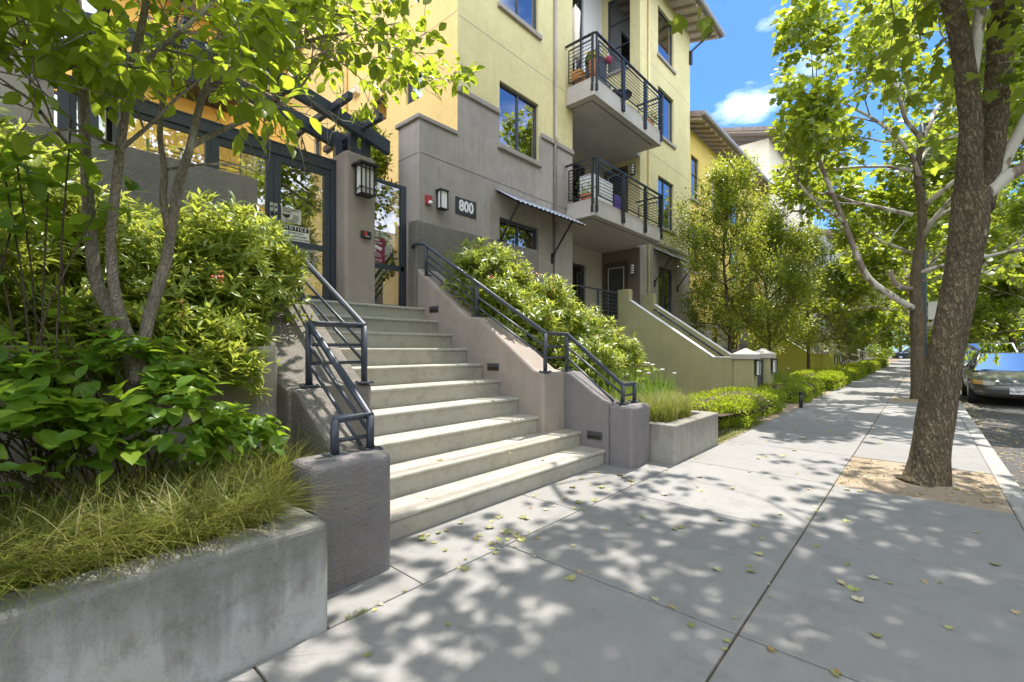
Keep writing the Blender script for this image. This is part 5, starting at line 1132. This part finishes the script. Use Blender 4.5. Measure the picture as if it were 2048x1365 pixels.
def hedge(label, x0, x1, y0, y1, h, n, group="clipped hedges beside the sidewalk"):
    cx, cy, cz = (x0 + x1) / 2, (y0 + y1) / 2, h * .45; rx, ry, rz = (x1 - x0) / 2, (y1 - y0) / 2, h * .55
    t = thing("clipped_hedge", label, "hedge", (cx, cy, 0), group)
    o = rv(n * 2); o = o[o[:, 2] > -.55][:n]; m = len(o); e = .58; sup = np.sign(o) * np.abs(o) ** e; q = np.array([cx, cy, cz]) + sup * [rx, ry, rz] * 1.0
    wob = 1 + .07 * np.sin(q[:, 0] * 5.1 + q[:, 1] * 3) + .05 * np.sin(q[:, 0] * 11 + q[:, 2] * 9 + q[:, 1] * 8); dpt = rng.uniform(.86, 1.03, m) * wob
    P = np.array([cx, cy, cz]) + sup * [rx, ry, rz] * dpt[:, None]; P[:, 2] = np.maximum(P[:, 2], .01)
    D = unit(o + [0, 0, .5] + rng.normal(size=(m, 3)) * .55); leaves("foliage", L_SMALL, P, D, unit(o + rng.normal(size=(m, 3)) * .6), rng.uniform(.03, .055, m) * (1 if x0 < 16 else 1.5), BOX_L, t)
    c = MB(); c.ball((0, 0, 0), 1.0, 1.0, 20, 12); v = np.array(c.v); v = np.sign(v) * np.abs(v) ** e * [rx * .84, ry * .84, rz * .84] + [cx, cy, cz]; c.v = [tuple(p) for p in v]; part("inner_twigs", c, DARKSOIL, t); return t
hedge("nearest clipped hedge, bright yellow green, beside the olive stoop wall", 7.8, 12.1, 2.25, 3.5, .50, 15000)
hedge("second clipped hedge, darker green, just past the path light", 13.0, 16.8, 2.15, 3.5, .48, 11000)
hedge("third clipped hedge, long and bright, in front of the green stoop wall", 17.7, 23.2, 2.1, 3.5, .56, 12000)
hedge("fourth clipped hedge, past the green stoop pillar", 24.0, 29.0, 2.05, 3.3, .56, 8000)
hedge("fifth clipped hedge in the row", 30.0, 35.0, 2.05, 3.2, .55, 5000); hedge("sixth clipped hedge in the row", 36.2, 41.0, 2.05, 3.1, .6, 4500); hedge("last clipped hedge in the row", 42.5, 48, 2.0, 3.0, .6, 4000)
for x, y, r_, h_, lab in ((62, -6.5, 3.5, 4.4, "dense shrub mass behind the parked cars, right of the trunk"), (74, -5, 3, 4.6, "dense shrub mass farther down the street"), (96, -2, 5, 4.5, "big dark shrub closing the street"), (99, 6, 5, 4.5, "big dark shrub left of the street end"), (50, -7.5, 2.4, 4.2, "tall shrub on the far roadside, nearest the right edge")):
    shrub("roadside_shrub", lab, [((x, y, h_ * .5), (r_, r_ * .7, h_ * .6)), ((x + r_ * .6, y - 1, h_ * .4), (r_ * .7, r_ * .6, h_ * .5)), ((x - r_ * .6, y + .5, h_ * .4), (r_ * .7, r_ * .6, h_ * .5))], 900, SLIM_L, L_SMALL, (.2, .34), 8, (x, y, -.2), 0)
# ================================================================== GRASSES
def tuft(name, label, x, y, z, n, h, r_, lean, w, mat, cat="grass", group=None, bias=(0, 0, 0)):
    t = thing(name, label, cat, (x, y, z), group); a = rng.uniform(0, 2 * PI, n); q = np.sqrt(rng.random(n)) * r_; B = np.stack([x + np.cos(a) * q, y + np.sin(a) * q, np.full(n, z - .02)], 1)
    grass_mesh("blades", B, h * .5, h * 1.1, lean, w, mat, t, bias=bias); return t
tl = ["wispy grass tuft at the right end of the left planter, touching the purple pier", "wispy grass tuft hanging over the planter edge near its right corner", "grass tuft with straw blades in the middle of the left planter edge", "grass tuft spilling over the left planter near the bottom left", "grass tuft at the left picture edge of the planter", "short green grass tuft at the far left of the planter"]
for i, x in enumerate((.80, .55, .22, -.08, -.40, -.75)): tuft("sedge_tuft", tl[i], x, 2.58 - .03 * (i % 2), .52, 900, .36, .20, 1.7, .0034, GRASS_L, "grass", "grass tufts in the left planter", (rng.normal() * .12, -.36, 0))
tl = ["back row grass tuft against the side wall of the steps", "back row grass tuft below the big leaved sapling", "back row grass tuft left of the middle of the planter", "back row grass tuft at the left edge of the planter"]
for i, x in enumerate((1.0, .62, .15, -.35)): tuft("sedge_tuft", tl[i], x, 2.95, .54, 800, .42, .24, 1.2, .0034, GRASS_L, "grass", "grass tufts in the left planter", (rng.normal() * .12, -.1, 0))
for x, y, lab in ((5.75, 2.62, "fine grass tuft at the left front of the right planter"), (6.2, 2.62, "fine grass tuft in the middle of the right planter"), (6.55, 2.75, "fine grass tuft at the right front of the right planter"), (5.8, 3.2, "fine grass tuft behind the right end pier of the steps")): tuft("sedge_tuft", lab, x, y, .46, 1100, .46, .28, 1.0, .0034, GRASS_L, "grass", "grass tufts in the right planter")
def iris(label, x, y, z, n, h, r_, fl):
    t = tuft("iris_clump", label, x, y, z, n, h, r_, .32, .008, IRIS_L, "iris", "iris clumps"); f = MB()
    for i in range(fl):
        p = np.array([x + rng.normal() * r_ * .6, y + rng.normal() * r_ * .5, z + h * rng.uniform(.75, 1.0)])
        for q in range(5): a = q * 1.257; f.ball(tuple(p + [math.cos(a) * .022, math.sin(a) * .022, 0]), .017, .5, 6, 4)
    if fl: part("flowers", f, WFLOWER, t)
iris("tall strap leaved iris clump with white flowers in the right planter", 6.55, 3.15, .46, 240, .70, .35, 4); iris("strap leaved iris clump beside the oleander, left of the other", 6.0, 3.4, .50, 200, .65, .3, 2); iris("strap leaved iris clump against the olive stoop wall", 7.3, 3.3, .42, 200, .6, .35, 2)
iris("iris clump beyond the nearest stoop pillars", 15.4, 3.5, 0, 260, .85, .5, 2); iris("iris clump in front of the green stoop wall", 17.5, 3.6, 0, 240, .8, .5, 1)
n = 5200; B = np.stack([rng.uniform(6.98, 9.6, n), 2.22 + rng.random(n) ** 1.6 * .55, np.full(n, -.01)], 1); o = grass_mesh("lawn_patch", B, .02, .075, .7, .0022, TURF_L); props(o, "patch of ragged lawn beside the sidewalk, in front of the nearest hedge", "lawn", kind="stuff")
o = grass_mesh("weed_tuft", np.array([.98, 1.0, 0]) * 0 + np.stack([rng.normal(1.24, .05, 90), rng.normal(2.185, .012, 90), np.full(90, -.01)], 1), .02, .06, .8, .002, GRASS_L, org=(1.24, 2.185, 0)); props(o, "small weed growing from the sidewalk joint by the planter corner", "weed")

# ================================================================== FALLEN LEAVES
def Zg(x, y, z=0.0): d = FW + RT * (x - 1024.0) / FPX + np.array([0, 0, 1.0]) * (HZ - y) / FPX; return np.array([0, 0, CH]) + d * ((z - CH) / d[2])
protos = []
for i in range(5):
    tv, tf = L_PLANE if i < 4 else L_OVATE2; v = tv.copy(); v[:, 2] = .16 * np.abs(v[:, 0]) * (1 + i * .35) + .35 * (v[:, 1] - .45) ** 2 + rng.normal(size=len(v)) * .03; v[:, 2] -= v[:, 2].min() - .02; v[:, 1] -= .45
    me = bpy.data.meshes.new("fallen_leaf"); me.from_pydata([tuple(p) for p in v], [], tf); me.update(); me.materials.append(FALL_L); protos.append(me)
def fallen(p, sz, label, group):
    o = bpy.data.objects.new("fallen_leaf", rnd.choice(protos)); C.objects.link(o); o.location = (float(p[0]), float(p[1]), float(p[2]) + .002); o.rotation_euler = (rnd.uniform(-.2, .2), rnd.uniform(-.2, .2), rnd.uniform(0, 6.28)); o.scale = (sz, sz * rnd.uniform(.8, 1.1), sz); props(o, label, "leaf", group)
PX = [(896, 1250), (1450, 1300), (1347, 1217), (1383, 1253), (735, 1312), (1147, 1092), (918, 1137), (890, 1102), (990, 1107), (1045, 1083), (1075, 1078), (1140, 1158), (1030, 1094), (1692, 1044), (1634, 1094), (1695, 1130), (1682, 1168), (1748, 1158), (1780, 1168), (1880, 1166), (1954, 1066), (1898, 1258), (1752, 1273), (1672, 1352), (1616, 1038), (1620, 980), (1580, 980), (1465, 978), (1436, 1142), (1498, 1134), (1504, 1146), (1516, 1110), (1330, 990), (1395, 975), (1400, 982), (1350, 1060), (1362, 1056), (1510, 1052), (1525, 1079), (1440, 1042), (1260, 1050), (1285, 1036), (1212, 1060), (2033, 1228), (1718, 1201), (1705, 1180), (930, 1140), (1850, 1165), (1560, 1030), (1990, 1130)]
for x, y in PX: fallen(Zg(x, y), rnd.uniform(.035, .07), "curled plane leaf lying on the dappled sidewalk", "fallen leaves on the sidewalk")
for i in range(46): fallen((rnd.uniform(2.0, 4.6), 2.2 + rnd.random() ** 1.5 * .58, 0), rnd.uniform(.03, .085), "pale dry leaf lying at the foot of the steps", "fallen leaves at the foot of the steps")
for i in range(40): fallen((rnd.uniform(5, 12), rnd.uniform(.3, 2.1), 0), rnd.uniform(.035, .075), "curled plane leaf lying on the dappled sidewalk", "fallen leaves on the sidewalk")
for i in range(60):   # drifted into the joints
    q = rnd.random(); p = (rnd.uniform(1.2, 6.5), 2.185 + rnd.gauss(0, .025), 0) if q < .5 else ((2.38 + rnd.gauss(0, .02), rnd.uniform(.2, 2.1), 0) if q < .65 else (rnd.uniform(1.5, 7.2), .67 + rnd.gauss(0, .03), 0)); fallen(p, rnd.uniform(.015, .045), "small dry leaf caught in a sidewalk joint", "fallen leaves in the joints")
for x, y, z in ((3.35, 3.02, .355), (2.7, 3.3, .355), (3.9, 3.05, .175), (2.3, 2.98, .175), (3.0, 3.06, .175), (3.6, 3.72, .555)): fallen((x, y, z), rnd.uniform(.03, .07), "small dry leaf lying on the lower steps", "fallen leaves on the steps")
for i in range(45): a, b = rnd.uniform(5.7, 7.25), rnd.uniform(-.55, .62); fallen((a, b, .012), rnd.uniform(.03, .06), "dry leaf lying on the bare soil around the nearest tree", "fallen leaves in the tree square")
for x, y, z in ((110, 940, .8), (60, 1060, .6), (20, 880, .8)): pass
n = 2600; P = np.stack([rng.uniform(4, 34, n), -.75 - rng.random(n) ** 2 * .6, np.full(n, -.163)], 1); o = leaves("leaf_litter", L_SMALL, P, rv(n) * [1, 1, .15], unit(rv(n) * .4 + [0, 0, 1]), rng.uniform(.025, .075, n), LITTER_L); props(o, "strip of dry leaf litter lying in the gutter along the kerb", "leaf litter", kind="stuff")
n = 1500; P = np.stack([rng.uniform(5.7, 7.28, n), rng.uniform(-.56, .66, n), np.full(n, .004)], 1); k = rng.random(n) < .25 + .75 * (np.abs(P[:, 1]) > .35); P = P[k]; P[:, 2] += .03 * np.exp(-((P[:, 0] - 6.48) ** 2 + (P[:, 1] - .05) ** 2) * 4); n = len(P); o = leaves("bark_litter", L_SMALL, P, rv(n) * [1, 1, .2], unit(rv(n) * .4 + [0, 0, 1]), rng.uniform(.01, .035, n), LITTER_L); props(o, "fine bark chips and straw strewn on the soil round the nearest tree", "litter", kind="stuff")
n = 1600; P = np.stack([rng.uniform(6.98, 9.8, n), 2.2 + rng.random(n) ** 1.3 * .5, np.full(n, .004)], 1); o = leaves("dry_leaf_litter", L_SMALL, P, rv(n) * [1, 1, .2], unit(rv(n) * .4 + [0, 0, 1]), rng.uniform(.02, .05, n), FALL_L); props(o, "dry leaves scattered over the lawn edge by the nearest hedge", "leaf litter", kind="stuff")

# ================================================================== LIGHT AND SKY
SUN_EL, SUN_AZ = R(64), R(8)     # azimuth from +X toward +Y
ld = bpy.data.lights.new("sun", "SUN"); ld.energy = 3.0; ld.angle = R(.53); ld.color = (1.0, .95, .87); so = bpy.data.objects.new("sun", ld); C.objects.link(so)
sd = Vector((math.cos(SUN_EL) * math.cos(SUN_AZ), math.cos(SUN_EL) * math.sin(SUN_AZ), math.sin(SUN_EL))); so.rotation_euler = sd.to_track_quat("Z", "Y").to_euler(); so.location = (20, 5, 40)
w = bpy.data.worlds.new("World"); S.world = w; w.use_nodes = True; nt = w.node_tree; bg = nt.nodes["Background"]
sk = nt.nodes.new("ShaderNodeTexSky"); sk.sky_type = "NISHITA"; sk.sun_disc = False; sk.sun_elevation = SUN_EL; sk.sun_rotation = R(90) - SUN_AZ; sk.air_density = 1.0; sk.dust_density = .4; sk.ozone_density = 2.0
tc = nt.nodes.new("ShaderNodeTexCoord"); mp = nt.nodes.new("ShaderNodeMapping"); mp.inputs["Scale"].default_value = (1.0, 1.0, 2.6); nz = nt.nodes.new("ShaderNodeTexNoise"); nz.inputs["Scale"].default_value = 5.0; nz.inputs["Detail"].default_value = 9; nz.inputs["Roughness"].default_value = .55
nt.links.new(tc.outputs["Generated"], mp.inputs[0]); nt.links.new(mp.outputs[0], nz.inputs["Vector"])
def blob(px, py, k, amp):
    d = FW + RT * (px - 1024.0) / FPX + np.array([0, 0, 1.0]) * (HZ - py) / FPX; d = d / np.linalg.norm(d)
    dv = nt.nodes.new("ShaderNodeVectorMath"); dv.operation = "DISTANCE"; sc = nt.nodes.new("ShaderNodeVectorMath"); sc.operation = "MULTIPLY"; sc.inputs[1].default_value = (1, 1, 2.0); nt.links.new(tc.outputs["Generated"], sc.inputs[0]); nt.links.new(sc.outputs[0], dv.inputs[0]); dv.inputs[1].default_value = (d[0], d[1], d[2] * 2.0)
    mr = nt.nodes.new("ShaderNodeMapRange"); mr.inputs[1].default_value = 0; mr.inputs[2].default_value = k; mr.inputs[3].default_value = amp; mr.inputs[4].default_value = 0; nt.links.new(dv.outputs["Value"], mr.inputs[0]); return mr.outputs[0]
acc = nz.outputs["Fac"]
for b in ((1485, 215, .11, .25), (1430, 228, .07, .14), (1560, 45, .09, .12), (1530, 72, .08, .10), (1660, 90, .1, .12)):
    ad = nt.nodes.new("ShaderNodeMath"); ad.operation = "ADD"; nt.links.new(acc, ad.inputs[0]); nt.links.new(blob(*b), ad.inputs[1]); acc = ad.outputs[0]
rp = nt.nodes.new("ShaderNodeValToRGB"); rp.color_ramp.elements[0].position = .60; rp.color_ramp.elements[1].position = .92; nt.links.new(acc, rp.inputs[0])
hs_ = nt.nodes.new("ShaderNodeHueSaturation"); hs_.inputs["Saturation"].default_value = 1.15; nt.links.new(sk.outputs[0], hs_.inputs["Color"])
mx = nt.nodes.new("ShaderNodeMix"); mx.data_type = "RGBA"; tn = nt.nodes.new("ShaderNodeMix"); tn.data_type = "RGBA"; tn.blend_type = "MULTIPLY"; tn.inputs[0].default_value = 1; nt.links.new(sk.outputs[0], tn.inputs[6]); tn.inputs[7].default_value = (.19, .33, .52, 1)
# bright unseen cloud bank, street side and behind the camera, added as fill light
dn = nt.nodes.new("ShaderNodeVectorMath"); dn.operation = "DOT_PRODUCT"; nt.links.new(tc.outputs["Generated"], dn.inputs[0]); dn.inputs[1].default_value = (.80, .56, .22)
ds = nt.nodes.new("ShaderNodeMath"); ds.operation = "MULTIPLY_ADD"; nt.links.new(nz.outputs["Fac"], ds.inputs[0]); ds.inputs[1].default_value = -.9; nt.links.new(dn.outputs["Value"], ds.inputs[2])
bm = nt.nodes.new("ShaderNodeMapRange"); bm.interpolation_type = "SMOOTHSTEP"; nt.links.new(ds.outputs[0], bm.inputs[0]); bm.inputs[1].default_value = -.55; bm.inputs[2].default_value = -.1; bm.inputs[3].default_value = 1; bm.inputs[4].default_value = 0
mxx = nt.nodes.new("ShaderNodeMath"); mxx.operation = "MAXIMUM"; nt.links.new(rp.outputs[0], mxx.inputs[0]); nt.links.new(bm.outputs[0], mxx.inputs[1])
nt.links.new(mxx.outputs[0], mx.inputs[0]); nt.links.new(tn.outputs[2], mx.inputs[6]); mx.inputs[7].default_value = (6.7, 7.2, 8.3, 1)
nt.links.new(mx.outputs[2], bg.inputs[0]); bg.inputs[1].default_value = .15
S.view_settings.view_transform = "Standard"; S.view_settings.look = "None"; S.view_settings.exposure = 1.62; S.view_settings.gamma = 1.0
S.cycles.max_bounces = 8; S.cycles.diffuse_bounces = 4; S.cycles.transparent_max_bounces = 12; S.cycles.use_denoising = True
